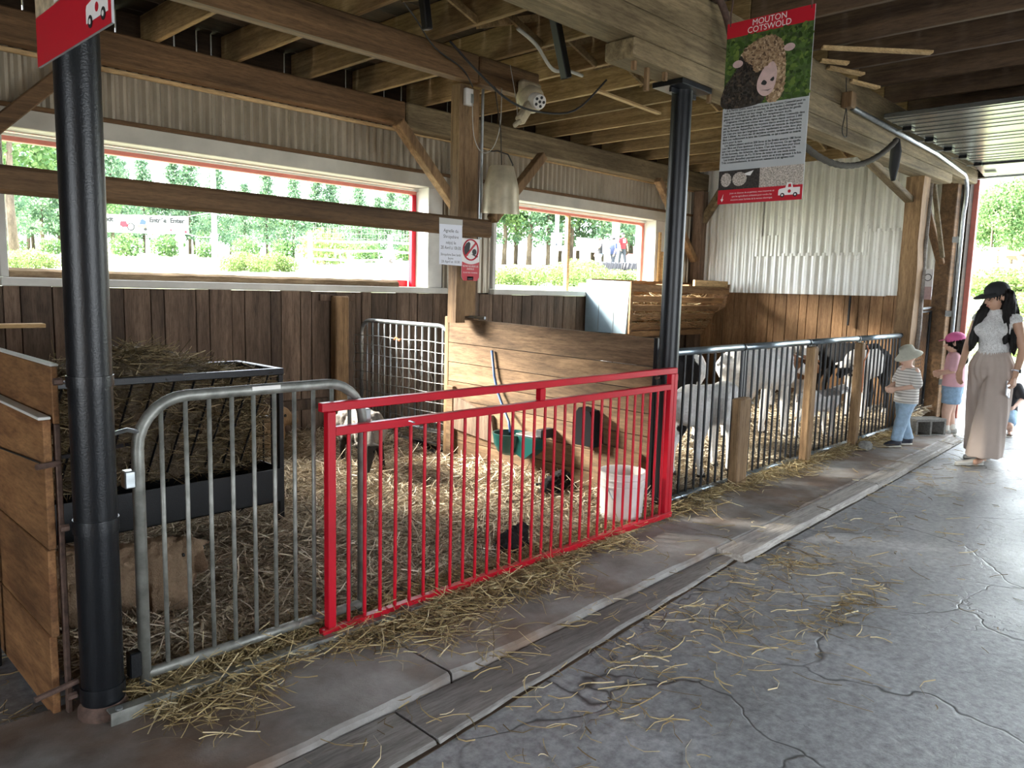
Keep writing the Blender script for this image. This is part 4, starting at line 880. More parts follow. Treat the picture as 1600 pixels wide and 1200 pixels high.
cable('ceiling_cable', [(3.2, 4.2, 3.35), (3.45, 4.35, 3.32), (3.8, 4.55, 3.24), (4.1, 4.58, 3.16), (4.25, 4.62, 3.06)], .006, 'cable_black', 'dark cable running down the middle beam to the junction box')
hpipe = obj('hanging_pipe', MB().bar((4.0, 3.6, 3.42), (4.185, 3.6, 2.945), .06, .06, (0, 1, 0), .006), 'black_metal'); tag(hpipe, 'dark green-black square pipe hanging down beside the beam end', 'pipe')
hp2 = obj('hanging_pipe', MB().bar((2.87, 3.6, 3.42), (2.95, 3.6, 2.96), .05, .05, (0, 1, 0), .006), 'black_metal'); tag(hp2, 'short dark pipe stub hanging from the joists at the top', 'pipe')
hp3 = obj('hanging_stick', MB().bar((5.36, 4.27, 3.20), (6.38, 4.31, 3.19), .05, .02, (0, 0, 1), .003), 'light_stick'); tag(hp3, 'thin pale stick hanging diagonally under the joists', 'stick')
for i, (a, b, lab) in enumerate((((5.70, 2.48, 3.29), (6.17, 1.88, 3.25), 'long pale strip of wood hanging under the aisle joists'), ((5.97, 2.60, 3.28), (6.10, 2.44, 3.26), 'shortest stub of board beside the front beam'), ((6.18, 2.63, 3.28), (6.43, 2.45, 3.25), 'middle board end sticking out beside the front beam'), ((6.67, 2.64, 3.28), (6.91, 2.50, 3.25), 'board end nearest the sectional door'))):
    tag(obj('board_end', MB().bar(a, b, .06, .02, (0, 0, 1), .003), 'light_stick'), lab, 'board')
hp = []
for t in np.linspace(0, 1, 40):
    x = 5.30 + (7.36 - 5.30) * t; z = 2.62 + .27 * t - .42 * 4 * t * (1 - t) * .52; hp.append((x, 2.47, z))
hose = obj('ribbed_hose', MB().tube(hp, [.022 + .004 * (i % 2) for i in range(40)], 10), 'grey_rope', None, True); tag(hose, 'dark ribbed hose sagging below the front beam beside the poster', 'hose')
rk = obj('hose_tape', MB().tube([(7.36, 2.47, 2.90), (7.40, 2.48, 2.80), (7.38, 2.48, 2.66), (7.42, 2.49, 2.55)], [.03, .05, .045, .02], 8), 'rubber_black', None, True); tag(rk, 'black wad of tape hanging from the hose end', 'tape')
cable('wire_loop', [(6.55, 2.63, 3.28), (6.57, 2.62, 3.05), (6.50, 2.61, 2.85), (6.60, 2.61, 2.82), (6.60, 2.62, 2.98), (6.56, 2.62, 3.08)], .004, 'cable_black', 'thin wire loop hanging on the front beam', 'wire')
bi = obj('beam_block', MB().box(6.52, 6.62, 2.56, 2.645, 3.04, 3.16, .004), 'post_wood'); tag(bi, 'small square wooden block nailed to the front beam', 'block')
cable('chain', [(4.35, 2.60, 3.36), (4.45, 2.56, 3.22), (4.62, 2.58, 3.05), (4.80, 2.60, 2.95)], .022, 'rust_metal', 'thick dark chain hanging left of the sheep poster', 'chain')
# cinder block and stone
cb = empty('cinder_block', (9.05, 2.50, 0), math.radians(-25), 'grey concrete block lying by the door post', 'block')
M0 = Matrix.Translation((9.06, 2.50, 0)) @ Matrix.Rotation(math.radians(-30), 4, 'Z')
q = MB()
for a in ((-.2, .2, -.1, -.07, .03, .22), (-.2, .2, .07, .1, .03, .22), (-.2, -.17, -.07, .07, .03, .22), (.17, .2, -.07, .07, .03, .22), (-.015, .015, -.07, .07, .03, .22)): q.box(*a, .004, M0 @ Matrix.Translation((0, 0, .125)) @ Matrix.Rotation(math.pi / 2, 4, 'X') @ Matrix.Translation((0, 0, -.125)))
obj('body', q, 'stone_grey', cb)
stn = obj('loose_stone', MB().lathe([(0, 0), (.1, 0), (.13, .04), (.11, .09), (.04, .11), (0, .11)], (9.27, 2.66, 0), 9), 'stone_grey', None, True); tag(stn, 'rounded grey stone beside the concrete block', 'stone')
st2 = obj('stone_chunk', MB().box(7.55, 7.68, 2.55, 2.66, .04, .13, .025), 'stone_grey'); tag(st2, 'small concrete chunk at the foot of the tall fence post', 'stone')
# ================================================================== ANIMALS AND PEOPLE
def _caps(mb, p0, r0, p1, r1, n=12, m=3):
    p0 = Vector(p0); p1 = Vector(p1); d = p1 - p0; L = d.length
    if L < 1e-5: return _ell(mb, p0, (r0,) * 3)
    d.normalize(); pts = []; rs = []
    for i in range(m + 1):
        a = math.pi / 2 * i / m; pts.append(p0 - d * r0 * math.cos(a)); rs.append(max(1e-4, r0 * math.sin(a)))
    for i in range(m + 1):
        a = math.pi / 2 * i / m; pts.append(p1 + d * r1 * math.sin(a)); rs.append(max(1e-4, r1 * math.cos(a)))
    k0 = len(mb.v); a_ = d.orthogonal().normalized(); b_ = d.cross(a_)
    for p, r_ in zip(pts, rs):
        for j in range(n):
            t = 2 * math.pi * j / n; mb.v.append(tuple(p + (a_ * math.cos(t) + b_ * math.sin(t)) * r_))
    N = len(pts)
    for i in range(N - 1):
        for j in range(n):
            j2 = (j + 1) % n; mb.f.append((k0 + i * n + j, k0 + i * n + j2, k0 + (i + 1) * n + j2, k0 + (i + 1) * n + j))
    mb.f.append(tuple(k0 + j for j in range(n))[::-1]); mb.f.append(tuple(k0 + (N - 1) * n + j for j in range(n)))
def _ell(mb, c, r, rot=None, n=16, m=10):
    c = Vector(c); prof = []; k0 = len(mb.v)
    for i in range(m + 1):
        a = math.pi * i / m
        for j in range(n):
            t = 2 * math.pi * j / n; p = Vector((r[0] * max(1e-3, math.sin(a)) * math.cos(t), r[1] * max(1e-3, math.sin(a)) * math.sin(t), -r[2] * math.cos(a)))
            if rot is not None: p = rot @ p
            mb.v.append(tuple(c + p))
    for i in range(m):
        for j in range(n):
            j2 = (j + 1) % n; mb.f.append((k0 + i * n + j, k0 + i * n + j2, k0 + (i + 1) * n + j2, k0 + (i + 1) * n + j))
    mb.f.append(tuple(k0 + j for j in range(n))[::-1]); mb.f.append(tuple(k0 + m * n + j for j in range(n)))
def _loft(mb, rings, n=24):
    # rings: (centre, rx, ry[, rotz]) stacked closed tube
    k0 = len(mb.v)
    for rg_ in rings:
        c, rx, ry = rg_[:3]; rz = rg_[3] if len(rg_) > 3 else 0
        for j in range(n):
            t = 2 * math.pi * j / n; x, y = rx * math.cos(t), ry * math.sin(t)
            mb.v.append((c[0] + x * math.cos(rz) - y * math.sin(rz), c[1] + x * math.sin(rz) + y * math.cos(rz), c[2]))
    N = len(rings)
    for i in range(N - 1):
        for j in range(n):
            j2 = (j + 1) % n; mb.f.append((k0 + i * n + j, k0 + i * n + j2, k0 + (i + 1) * n + j2, k0 + (i + 1) * n + j))
    mb.f.append(tuple(k0 + j for j in range(n))[::-1]); mb.f.append(tuple(k0 + (N - 1) * n + j for j in range(n)))
def blob(prims, voxel, smooth=4, disp=None, color=None):
    mb = MB()
    for q in prims:
        if q[0] == 'c': _caps(mb, *q[1:])
        elif q[0] == 'e': _ell(mb, *q[1:])
        elif q[0] == 'l': _loft(mb, q[1])
    me0 = mb.mesh('tmp'); bm = bmesh.new(); bm.from_mesh(me0); bmesh.ops.recalc_face_normals(bm, faces=bm.faces); bm.to_mesh(me0); bm.free()
    o = bpy.data.objects.new('tmp', me0); COL.objects.link(o)
    r_ = o.modifiers.new('r', 'REMESH'); r_.mode = 'VOXEL'; r_.voxel_size = voxel
    if smooth:
        s_ = o.modifiers.new('s', 'SMOOTH'); s_.iterations = smooth; s_.factor = .5
    bpy.context.view_layer.update()
    me = bpy.data.meshes.new_from_object(o.evaluated_get(bpy.context.evaluated_depsgraph_get())); bpy.data.objects.remove(o); bpy.data.meshes.remove(me0)
    N = len(me.vertices); co = np.empty(N * 3); me.vertices.foreach_get('co', co); co = co.reshape(-1, 3)
    if disp is not None:
        no = np.empty(N * 3); me.vertices.foreach_get('normal', no); co = co + no.reshape(-1, 3) * disp(co)[:, None]; me.vertices.foreach_set('co', co.ravel())
    if color is not None:
        cl = np.ones((N, 4)); cl[:, :3] = color(co); at = me.color_attributes.new('Col', 'FLOAT_COLOR', 'POINT'); at.data.foreach_set('color', cl.ravel())
    me.polygons.foreach_set('use_smooth', [True] * len(me.polygons)); me.update()
    return me
def wn(co, f, s=0):  # cheap smooth pseudo noise
    x, y, z = (co * f).T + s
    return (np.sin(x * 1.7 + 1.3 * np.sin(y * 1.1 + s)) + np.sin(y * 1.9 + 1.1 * np.sin(z * 1.3)) + np.sin(z * 2.1 + 1.2 * np.sin(x * .9))) / 3
def quad(name, label, cat, loc, rz, S=1.0, L=.62, H=.62, gir=.15, neck=((.12, .20), .0), head=(.16, -.05), col=None, horns=False, wool=False, lie=False, legs=((0, 0), (0, 0)), headturn=0, tail=.08, ears=.1, beard=False, group=None, belly=1.0, earcol=(.5, .4, .35)):
    """quadruped in local frame, +X is forward; H is shoulder (back) height"""
    e = empty(name, loc, rz, label, cat, group)
    zc = H - gir * 1.05
    if lie: zc = gir * .95
    pr = [('e', (L * .34, 0, zc), (gir * 1.15, gir * .88, gir * 1.12)), ('e', (0, 0, zc - .01), (L * .42, gir * .95 * belly, gir * .98 * belly)), ('e', (-L * .36, 0, zc + .015), (gir * 1.05, gir * .88, gir * 1.02)), ('c', (L * .3, 0, zc + gir * .5), gir * .5, (-L * .38, 0, zc + gir * .55), gir * .5)]
    nb = Vector((L * .42, 0, zc + gir * .35)); ne = nb + Vector((neck[0][0], neck[1], neck[0][1]))
    pr += [('c', nb, gir * .72, nb.lerp(ne, .55), gir * .52), ('c', nb.lerp(ne, .5), gir * .53, ne, gir * .42)]
    hd = Vector((head[0] * math.cos(headturn), head[0] * math.sin(headturn), head[1])); hl = hd.length; mz = ne + hd; side = Vector((-hd.y, hd.x, 0)); side = side.normalized() if side.length > 1e-4 else Vector((0, 1, 0))
    k = gir
    pr += [('e', ne + hd * .12, (k * .46, k * .44, k * .50)), ('c', ne + hd * .25, k * .42, ne + hd * .85, k * .27), ('e', mz, (k * .25, k * .25, k * .23))]
    upv = hd.cross(side).normalized(); upv = upv if upv.z > 0 else -upv
    for s in (-1, 1):
        eb = ne + side * s * k * .38 + upv * k * .2; pr.append(('c', eb, k * .13, eb + side * s * ears + hd * -.08 + Vector((0, 0, -ears * .35)), k * .07))
    lr_ = k * .30
    if not lie:
        for i, s in enumerate((-1, 1)):
            fx = legs[0][i]; y = s * gir * .55
            pr += [('c', (L * .34, y, zc - .02), k * .46, (L * .32 - .01, y, zc - gir * .95), k * .30), ('c', (L * .32, y, zc - gir * .95), k * .29, (L * .33 + fx * .5, y, H * .28), k * .20), ('c', (L * .33 + fx * .5, y, H * .28), k * .20, (L * .32 + fx, y, H * .09), k * .15), ('c', (L * .32 + fx, y, H * .09), k * .16, (L * .34 + fx, y, .025), k * .19)]
            bx_ = legs[1][i]
            pr += [('c', (-L * .38, y, zc + .02), k * .62, (-L * .30, y, zc - gir * .85), k * .36), ('c', (-L * .30, y, zc - gir * .85), k * .34, (-L * .47 + bx_ * .6, y, H * .33), k * .20), ('c', (-L * .47 + bx_ * .6, y, H * .33), k * .20, (-L * .45 + bx_, y, H * .09), k * .15), ('c', (-L * .45 + bx_, y, H * .09), k * .16, (-L * .43 + bx_, y, .025), k * .19)]
    else:
        for s in (-1, 1):
            y = s * gir * .7
            pr += [('c', (L * .34, y, gir * .6), k * .36, (L * .55, y * 1.1, k * .22), k * .2), ('c', (L * .55, y * 1.1, k * .22), k * .2, (L * .30, y * 1.15, k * .18), k * .17), ('c', (-L * .36, y, gir * .7), k * .6, (-L * .15, y * 1.35, k * .3), k * .3), ('c', (-L * .15, y * 1.35, k * .3), k * .26, (-L * .4, y * 1.45, k * .2), k * .2)]
    pr.append(('c', (-L * .38 - gir * .9, 0, zc + gir * .7), k * .16, (-L * .38 - gir * 1.1 - tail * .4, 0, zc + gir * .7 - tail), k * .10))
    pr = [tuple([q[0]] + list(q[1:])) for q in pr]
    dsp = None
    if wool:
        bz = zc - gir * 1.15
        def dsp(co):
            m_ = (co[:, 2] > bz) & (co[:, 0] < nb.x + .09)
            return np.where(m_, .006 + .010 * wn(co, 55) + .007 * wn(co, 110, 2), 0)
    me = blob(pr, .013 if gir > .11 else .010, 3, dsp, col)
    body = obj('body', me, 'wool' if wool else 'fur', e, True, False)
    for s in (-1, 1):
        p = ne + hd * .28 + side * s * k * .40 + upv * k * .16; ey = MB(); _ell(ey, p, (k * .075,) * 3, None, 8, 6); obj('eye', ey, 'eye', e, True, False)
    nz = MB(); _ell(nz, mz + hd * .10 / max(hl, .01) * .12, (k * .13, k * .16, k * .10), None, 8, 6); obj('nose', nz, 'hoof', e, True, False)
    if horns:
        for s in (-1, 1):
            b0 = ne + upv * k * .42 + side * s * k * .15; pts = [b0, b0 + upv * .07 - hd.normalized() * .03 + side * s * .015, b0 + upv * .11 - hd.normalized() * .09 + side * s * .035, b0 + upv * .10 - hd.normalized() * .15 + side * s * .05]
            obj('horn', MB().tube(pts, [.016, .014, .010, .004], 8), 'horn', e, True, False)
    if not lie:
        for i, s in enumerate((-1, 1)):
            for fx in (L * .34 + legs[0][i], -L * .43 + legs[1][i]):
                h_ = MB().lathe([(k * .19, 0), (k * .22, .0), (k * .17, .035), (0, .035)], (fx + .006, s * gir * .55, .0), 10); obj('hoof', h_, 'hoof', e, True, False)
    e.scale = (S, S, S)
    return e
def patches(base, *pp):
    def f(co):
        c = np.tile(np.array(base, float), (len(co), 1)); j = co + .035 * np.stack([wn(co, 14), wn(co, 14, 3), wn(co, 14, 5)], 1)
        for (cen, rad, colr) in pp:
            d = np.linalg.norm((j - np.array(cen)) / np.array(rad), axis=1); c[d < 1] = colr
        return c
    return f
WH = (.84, .82, .79); BK = (.012, .011, .011); BR = (.20, .085, .035); TAN = (.34, .22, .12)
def lambcol(co):
    c = np.tile(np.array((.25, .225, .20)), (len(co), 1)); c[co[:, 2] < .24] = (.03, .025, .022); c[(co[:, 0] > .33) & (co[:, 2] < .26)] = (.035, .028, .025); c[(co[:, 2] > .40)] = (.29, .265, .24); return c
BED = .07
quad('lamb', 'grey lamb with black face and legs grazing in the straw', 'lamb', (3.43, 4.93, BED), math.radians(-100), 1.0, .46, .47, .125, ((.13, -.13), -.09), (.07, -.17), lambcol, wool=True, ears=.07, headturn=-.7, legs=((.0, .10), (.0, .05)))
quad('goat', 'white goat standing close behind the fence by the short post', 'goat', (5.47, 3.10, BED), math.radians(-6), 1.0, .62, .72, .165, ((.14, -.06), 0), (.16, -.12), patches(WH, ((-.22, .1, .36), (.05, .09, .05), BK), ((.55, 0, .3), (.15, .2, .1), BK)), legs=((0, .05), (.10, -.03)), tail=.05, ears=.09)
quad('goat', 'large white goat with brown flank spot behind the fence', 'goat', (7.28, 3.58, BED), math.radians(-14), 1.0, .86, .90, .20, ((.18, -.02), 0), (.20, -.10), patches(WH, ((.44, -.1, .74), (.10, .2, .12), BR)), horns=True, ears=.1, legs=((0.03, -.05), (0, .06)))
quad('goat', 'black goat with white rump at the left of the goat pen', 'goat', (6.15, 4.0, BED), math.radians(165), 1.0, .84, .88, .20, ((.22, .06), 0), (.20, -.12), patches(BK, ((-.45, 0, .6), (.16, .5, .6), WH), ((.62, 0, .7), (.25, .5, .35), WH)), ears=.1)
quad('goat', 'small white kid goat turned right between the tall posts', 'goat', (7.70, 3.12, BED), math.radians(-20), 1.0, .42, .50, .105, ((.13, .07), 0), (.14, -.01), patches(WH, ((.1, .0, .48), (.16, .2, .05), (.25, .22, .20))), ears=.08, legs=((.0, .04), (.03, -.03)))
quad('goat', 'brown backed goat standing behind the white kid', 'goat', (8.32, 3.85, BED), math.radians(-12), 1.0, .80, .78, .185, ((.20, .02), 0), (.19, -.10), patches(BR, ((.0, 0, .3), (.6, .4, .24), (.55, .5, .45)), ((-.5, 0, .6), (.12, .3, .3), (.08, .04, .02))), ears=.1)
quad('goat', 'white goat at the back of the goat pen beyond the brown one', 'goat', (9.65, 4.30, BED), math.radians(170), .86, .85, .92, .20, ((.2, -.04), 0), (.18, -.10), patches(WH, ((.6, 0, .7), (.14, .2, .2), (.3, .2, .12))), ears=.1)
quad('goat', 'white and dark goat at the far right end of the goat pen', 'goat', (9.62, 3.34, BED), math.radians(172), 1.0, .70, .82, .175, ((.16, -.06), 0), (.17, -.10), patches((.60, .57, .53), ((-.3, 0, .5), (.18, .4, .4), BK), ((.6, 0, .5), (.2, .4, .14), BK)), ears=.1)
quad('goat', 'black and white goat behind the narrow mesh gate', 'goat', (10.15, 3.85, BED), math.radians(-105), 1.0, .66, .86, .17, ((.16, .06), 0), (.16, -.08), patches(BK, ((.3, 0, .6), (.12, .4, .2), WH), ((.62, .1, .8), (.1, .08, .3), WH)), ears=.1)
quad('sheep', 'beige sheep resting half hidden behind the grey gate under the feeder', 'sheep', (1.14, 3.45, BED), math.radians(-20), .82, .56, .3, .17, ((.10, .05), 0), (.10, -.07), patches((.30, .21, .135), ((.48, -.05, .17), (.12, .2, .12), (.16, .10, .06))), wool=True, lie=True, headturn=-.9, ears=.07)
quad('sheep', 'tan sheep lying behind the hay feeder by the back planks', 'sheep', (2.95, 6.02, BED), math.radians(-30), .9, .62, .3, .19, ((.12, .10), 0), (.12, -.05), patches((.27, .175, .095), ((.6, 0, .3), (.14, .2, .2), (.18, .11, .06))), wool=True, lie=True, ears=.08)
quad('lamb', 'small black lamb lying just behind the red gate bars', 'lamb', (2.98, 2.84, BED - .02), math.radians(20), .72, .26, .2, .085, ((.07, .03), 0), (.08, -.03), patches((.02, .018, .018)), wool=True, lie=True, ears=.05)
quad('lamb', 'black lamb curled against the foot of the plank divider', 'lamb', (4.02, 3.42, BED - .02), math.radians(200), .82, .34, .2, .10, ((.07, .02), 0), (.08, -.04), patches((.014, .013, .013)), wool=True, lie=True, ears=.06)
# ------------------------------------------------------------------ people
def hand(pr, w, d, palm, up, curl=.5, s=1.0, mirror=1):
    """w wrist, d unit finger direction, palm unit palm normal; adds palm, four fingers and thumb"""
    w = Vector(w); d = Vector(d).normalized(); n = Vector(palm).normalized(); a = d.cross(n).normalized() * mirror
    kn = w + d * .085 * s
    for k, t in enumerate((-.03, -.01, .01, .03)):
        pr.append(('c', w + a * t * .6 * s, .013 * s, kn + a * t * s, .011 * s))
        ln = (.062, .072, .068, .052)[k] * s; p1_ = kn + a * t * s; d1 = (d * math.cos(curl * .7) + n * math.sin(curl * .7)); p2_ = p1_ + d1 * ln * .5; d2 = (d * math.cos(curl * 1.8) + n * math.sin(curl * 1.8))
        pr += [('c', p1_, .0095 * s, p2_, .0085 * s), ('c', p2_, .0085 * s, p2_ + d2 * ln * .5, .0075 * s)]
    tb = w + d * .03 * s - a * .028 * s; t1 = tb + (d * .7 - a * .6 + n * .35).normalized() * .038 * s
    pr += [('c', tb, .013 * s, t1, .0105 * s), ('c', t1, .0105 * s, t1 + (d * .95 - a * .1 + n * .3).normalized() * .03 * s, .0085 * s)]
def head(pr, c, s, face, tilt):
    """skull, jaw, nose, ears; face = facing angle in local XY (0 = +Y), tilt down in radians"""
    Rm = Matrix.Rotation(face, 3, 'Z') @ Matrix.Rotation(-tilt, 3, 'X'); c = Vector(c)
    def P(x, y, z): return c + Rm @ Vector((x * s, y * s, z * s))
    pr += [('e', P(0, -.01, .02), (.076 * s, .096 * s, .10 * s), Rm), ('e', P(0, .028, -.05), (.058 * s, .066 * s, .068 * s), Rm), ('c', P(0, .05, -.092), .026 * s, P(0, .062, -.088), .022 * s),
           ('c', P(0, .086, .012), .011 * s, P(0, .108, -.028), .015 * s), ('c', P(-.018, .088, -.062), .012 * s, P(.018, .088, -.062), .012 * s)]
    for q in (-1, 1): pr += [('e', P(q * .078, -.005, -.008), (.012 * s, .022 * s, .034 * s), Rm), ('e', P(q * .032, .080, -.01), (.02 * s, .012 * s, .012 * s), Rm)]
    return P, Rm
def face_parts(par, P, Rm, s, brow='hair_black'):
    for q in (-1, 1):
        e_ = MB(); _ell(e_, P(q * .031, .0885, .012), (.012 * s, .007 * s, .007 * s), Rm, 8, 6); obj('eye', e_, 'eye', par, True, False)
        obj('eyebrow', MB().tube([P(q * .015, .094, .032), P(q * .033, .093, .036), P(q * .05, .082, .031)], .0035 * s, 5), brow, par, True, False)
    li = MB(); _ell(li, P(0, .098, -.062), (.021 * s, .008 * s, .007 * s), Rm, 8, 6); obj('lips', li, plain('lips', (.42, .15, .13), .4) if 'lips' not in MAT else 'lips', par, True, False)
def P2(e, nm, me, mat, parent=None): return obj(nm, me, mat, parent or e, True, False)
def shoe(par, nm, toe_dir, pos, L, wd, ht, mat, sole='shoe_white', strap=None):
    """low shoe at pos (heel centre, ground), pointing along toe_dir (angle, 0 = +Y)"""
    Rm = Matrix.Rotation(toe_dir, 3, 'Z'); pos = Vector(pos); rs = []
    prof = [(0, .34, .9), (.15, .40, 1.0), (.35, .40, .9), (.6, .46, .62), (.8, .46, .5), (.95, .34, .42), (1.0, .16, .3)]
    def ring(t, w, h, z0, z1, n=12):
        out = []
        for j in range(n):
            a = 2 * math.pi * j / n; x = wd * w * math.cos(a); zz = (z0 + z1) / 2 + (z1 - z0) / 2 * math.sin(a); out.append(tuple(pos + Rm @ Vector((x, t * L - .25 * L, zz))))
        return out
    for nm_, z0f, z1f, m_ in (('upper', lambda h: .012, lambda h: ht * h + .012, mat), ('sole', lambda h: 0., lambda h: .022, sole)):
        mb = MB(); k = 12
        for t, w, h in prof: mb.v += ring(t, w * (1.04 if nm_ == 'sole' else 1), h, z0f(h), z1f(h))
        for i in range(len(prof) - 1):
            for j in range(k): mb.f.append((i * k + j, i * k + (j + 1) % k, (i + 1) * k + (j + 1) % k, (i + 1) * k + j))
        mb.f += [tuple(range(k))[::-1], tuple((len(prof) - 1) * k + j for j in range(k))]
        q_ = obj(nm if nm_ == 'upper' else 'sole', mb, m_, par, True, False)
        if nm_ == 'upper': first = q_
        else: q_.parent = first
    return first
# ---- woman: +Y is her front, right arm at +X
W_ = empty('person', (8.20, 1.74, 0), math.radians(76), 'woman in black cap, white lace top and wide taupe trousers holding a phone', 'person')
pr = []
lf, rf = (-.075, .17), (.085, -.17)
pr += [('e', (0, 0, .93), (.165, .12, .13)), ('c', (0, 0, 1.0), .115, (0, .0, 1.10), .105), ('e', (0, .005, 1.24), (.15, .105, .14)), ('c', (-.14, -.005, 1.335), .055, (.14, -.005, 1.335), .055), ('c', (0, -.005, 1.36), .05, (0, .012, 1.455), .046),
       ('e', (-.07, .085, 1.235), (.065, .055, .06)), ('e', (.07, .085, 1.235), (.065, .055, .06))]
for (fx, fy), sx in ((lf, -1), (rf, 1)):
    kx, ky = (sx * .09 + fx) / 2, fy * .55
    pr += [('c', (sx * .085, 0, .88), .092, (kx, ky + .015, .49), .06), ('c', (kx, ky + .015, .49), .058, (fx, fy - .02, .10), .036), ('c', (fx, fy - .03, .06), .032, (fx, fy + .10, .035), .026)]
# arms: left hangs with phone, right hangs slightly forward
elL = Vector((-.235, -.03, 1.075)); wrL = Vector((-.235, .06, .84)); elR = Vector((.225, .02, 1.07)); wrR = Vector((.215, .13, .86))
pr += [('c', (-.165, -.005, 1.33), .050, elL, .038), ('c', elL, .037, wrL, .025), ('c', (.165, -.005, 1.33), .050, elR, .038), ('c', elR, .037, wrR, .025)]
hand(pr, wrL, (.02, .12, -1), (1, 0, .1), None, .75, 1.0, 1); hand(pr, wrR, (0, .1, -1), (-1, .2, 0), None, .45, 1.0, -1)
PW, RmW = head(pr, (0, .045, 1.545), 1.0, math.radians(-28), .30)
P2(W_, 'body', blob(pr, .0075, 2), 'skin'); face_parts(W_, PW, RmW, 1.0)
top = [('l', [((0, .004, .985), .139, .120), ((0, .003, 1.06), .126, .110), ((0, .005, 1.13), .132, .110), ((0, .02, 1.22), .158, .142), ((0, .01, 1.29), .160, .118), ((0, 0, 1.345), .150, .085), ((0, 0, 1.395), .085, .065), ((0, .008, 1.43), .058, .056)]), ('e', (-.07, .090, 1.235), (.074, .064, .068)), ('e', (.07, .090, 1.235), (.074, .064, .068)), ('c', (-.09, 0, 1.355), .055, (-.162, -.004, 1.338), .058), ('c', (.09, 0, 1.355), .055, (.162, -.004, 1.338), .058)]
P2(W_, 'lace_top', blob(top, .009, 3), 'lace_white')
tp = [('e', (0, 0, .88), (.198, .152, .17)), ('l', [((0, 0, .88), .175, .135), ((0, 0, .98), .165, .132), ((0, 0, 1.03), .137, .116), ((0, 0, 1.045), .133, .112)])]
for (fx, fy), sx in ((lf, -1), (rf, 1)):
    tp.append(('l', [((sx * .085 + (fx * 1.08 - sx * .085) * t, fy * t * .92, .90 - .82 * t), .105 + .040 * t ** .7, .125 + .035 * t ** .7) for t in np.linspace(0, 1, 9)]))
def pleat(co):
    a = np.arctan2(co[:, 1], co[:, 0]); return np.where(co[:, 2] < 1.0, .0045 * np.sin(a * 16 + co[:, 2] * 3) + .003 * wn(co, 9), .003 * np.sin(a * 46))
P2(W_, 'trousers', blob(tp, .011, 4, pleat), 'trouser_taupe')
hrp = [('e', PW(0, -.022, .03), (.090, .104, .098), RmW), ('e', PW(0, -.055, -.03), (.088, .068, .10), RmW), ('c', PW(0, -.06, -.04), .075, (0, -.07, 1.36), .09), ('c', PW(-.06, -.045, -.03), .05, (-.10, -.04, 1.36), .055), ('c', PW(.06, -.045, -.03), .05, (.10, -.03, 1.36), .055)]
for i in ():
    t = i / 8; a = math.radians(20 + 320 * t); xx, yy_ = .085 * math.sin(a) * 1.0, -.05 + .075 * math.cos(a)
    c0 = PW(.08 * math.sin(a), -.03 + .05 * math.cos(a) - .03, .0); zlen = 1.03 + .05 * math.sin(i * 2.1)
    mid = Vector((.135 * math.sin(a), -.035 + .10 * math.cos(a), 1.33)); end = Vector((.155 * math.sin(a), -.03 + .135 * math.cos(a), zlen))
    hrp += [('c', c0, .05, mid, .052), ('c', mid, .05, mid.lerp(end, .6), .042), ('c', mid.lerp(end, .6), .042, end, .012)]
for mid, end, r0 in (((.105, .055, 1.38), (.125, .125, 1.07), .040), ((.125, .02, 1.36), (.165, .09, 1.04), .042), ((-.12, -.02, 1.36), (-.175, .03, 1.06), .042), ((-.105, -.06, 1.36), (-.15, -.06, 1.02), .05), ((-.05, -.085, 1.36), (-.07, -.13, 1.0), .055), ((.03, -.09, 1.36), (.03, -.14, .99), .055), ((.10, -.06, 1.36), (.12, -.09, 1.02), .05), ((-.10, .03, 1.40), (-.135, .085, 1.12), .032)):
    mid, end = Vector(mid), Vector(end); r0 *= 1.15; c0 = PW(mid.x * .75, -.055 + max(0, mid.y) * .6, .0)
    hrp += [('c', c0, r0 * .9, mid, r0), ('c', mid, r0, mid.lerp(end, .6), r0 * .85), ('c', mid.lerp(end, .6), r0 * .85, end, .012)]
def strands(co): a = np.arctan2(co[:, 1], co[:, 0]); return .005 * np.sin(a * 34 + co[:, 2] * 4) + .003 * np.sin(a * 71)
# keep the face open: only back half and the two front falls
hrp = [q for q in hrp]
P2(W_, 'hair', blob([q for q in hrp if not (q[0] == 'c' and False)], .009, 2, strands), 'hair_black')
capm = [('e', PW(0, -.012, .055), (.094, .112, .082), RmW), ('e', PW(0, -.015, .04), (.096, .114, .05), RmW)]
cap = P2(W_, 'cap', blob(capm, .008, 3), 'cap_black')
vis = MB(); n = 10; V_ = []
for i in range(n + 1):
    a = math.radians(-62 + 124 * i / n)
    for rr, dz in ((.095, 0), (.135 + .045 * math.cos(a), -.020)):
        V_ += [PW(rr * math.sin(a) * .92, rr * math.cos(a) * 1.06 + .005, .045 + dz + .006 * q_) for q_ in (0, 1)]
F_ = []
for i in range(n):
    a = i * 4; b = a + 4; F_ += [(a, b, b + 2, a + 2), (a + 1, a + 3, b + 3, b + 1), (a + 2, b + 2, b + 3, a + 3)]
obj('visor', vis.add(V_, F_), 'cap_black', cap, True, False)
gl = MB(); gl.tube([PW(.03 + .022 * math.cos(t), .098, .008 + .017 * math.sin(t)) for t in np.linspace(0, 6.28, 13)[:-1]], .0025, 5, True, True); gl.tube([PW(-.03 + .022 * math.cos(t), .098, .008 + .017 * math.sin(t)) for t in np.linspace(0, 6.28, 13)[:-1]], .0025, 5, True, True); gl.tube([PW(-.052, .095, .012), PW(-.078, .0, .012)], .0025, 4); gl.tube([PW(.052, .095, .012), PW(.078, .0, .012)], .0025, 4); gl.tube([PW(-.008, .1, .01), PW(.008, .1, .01)], .0025, 4)
obj('eyeglasses', gl, 'glass_dark', W_, True, False)
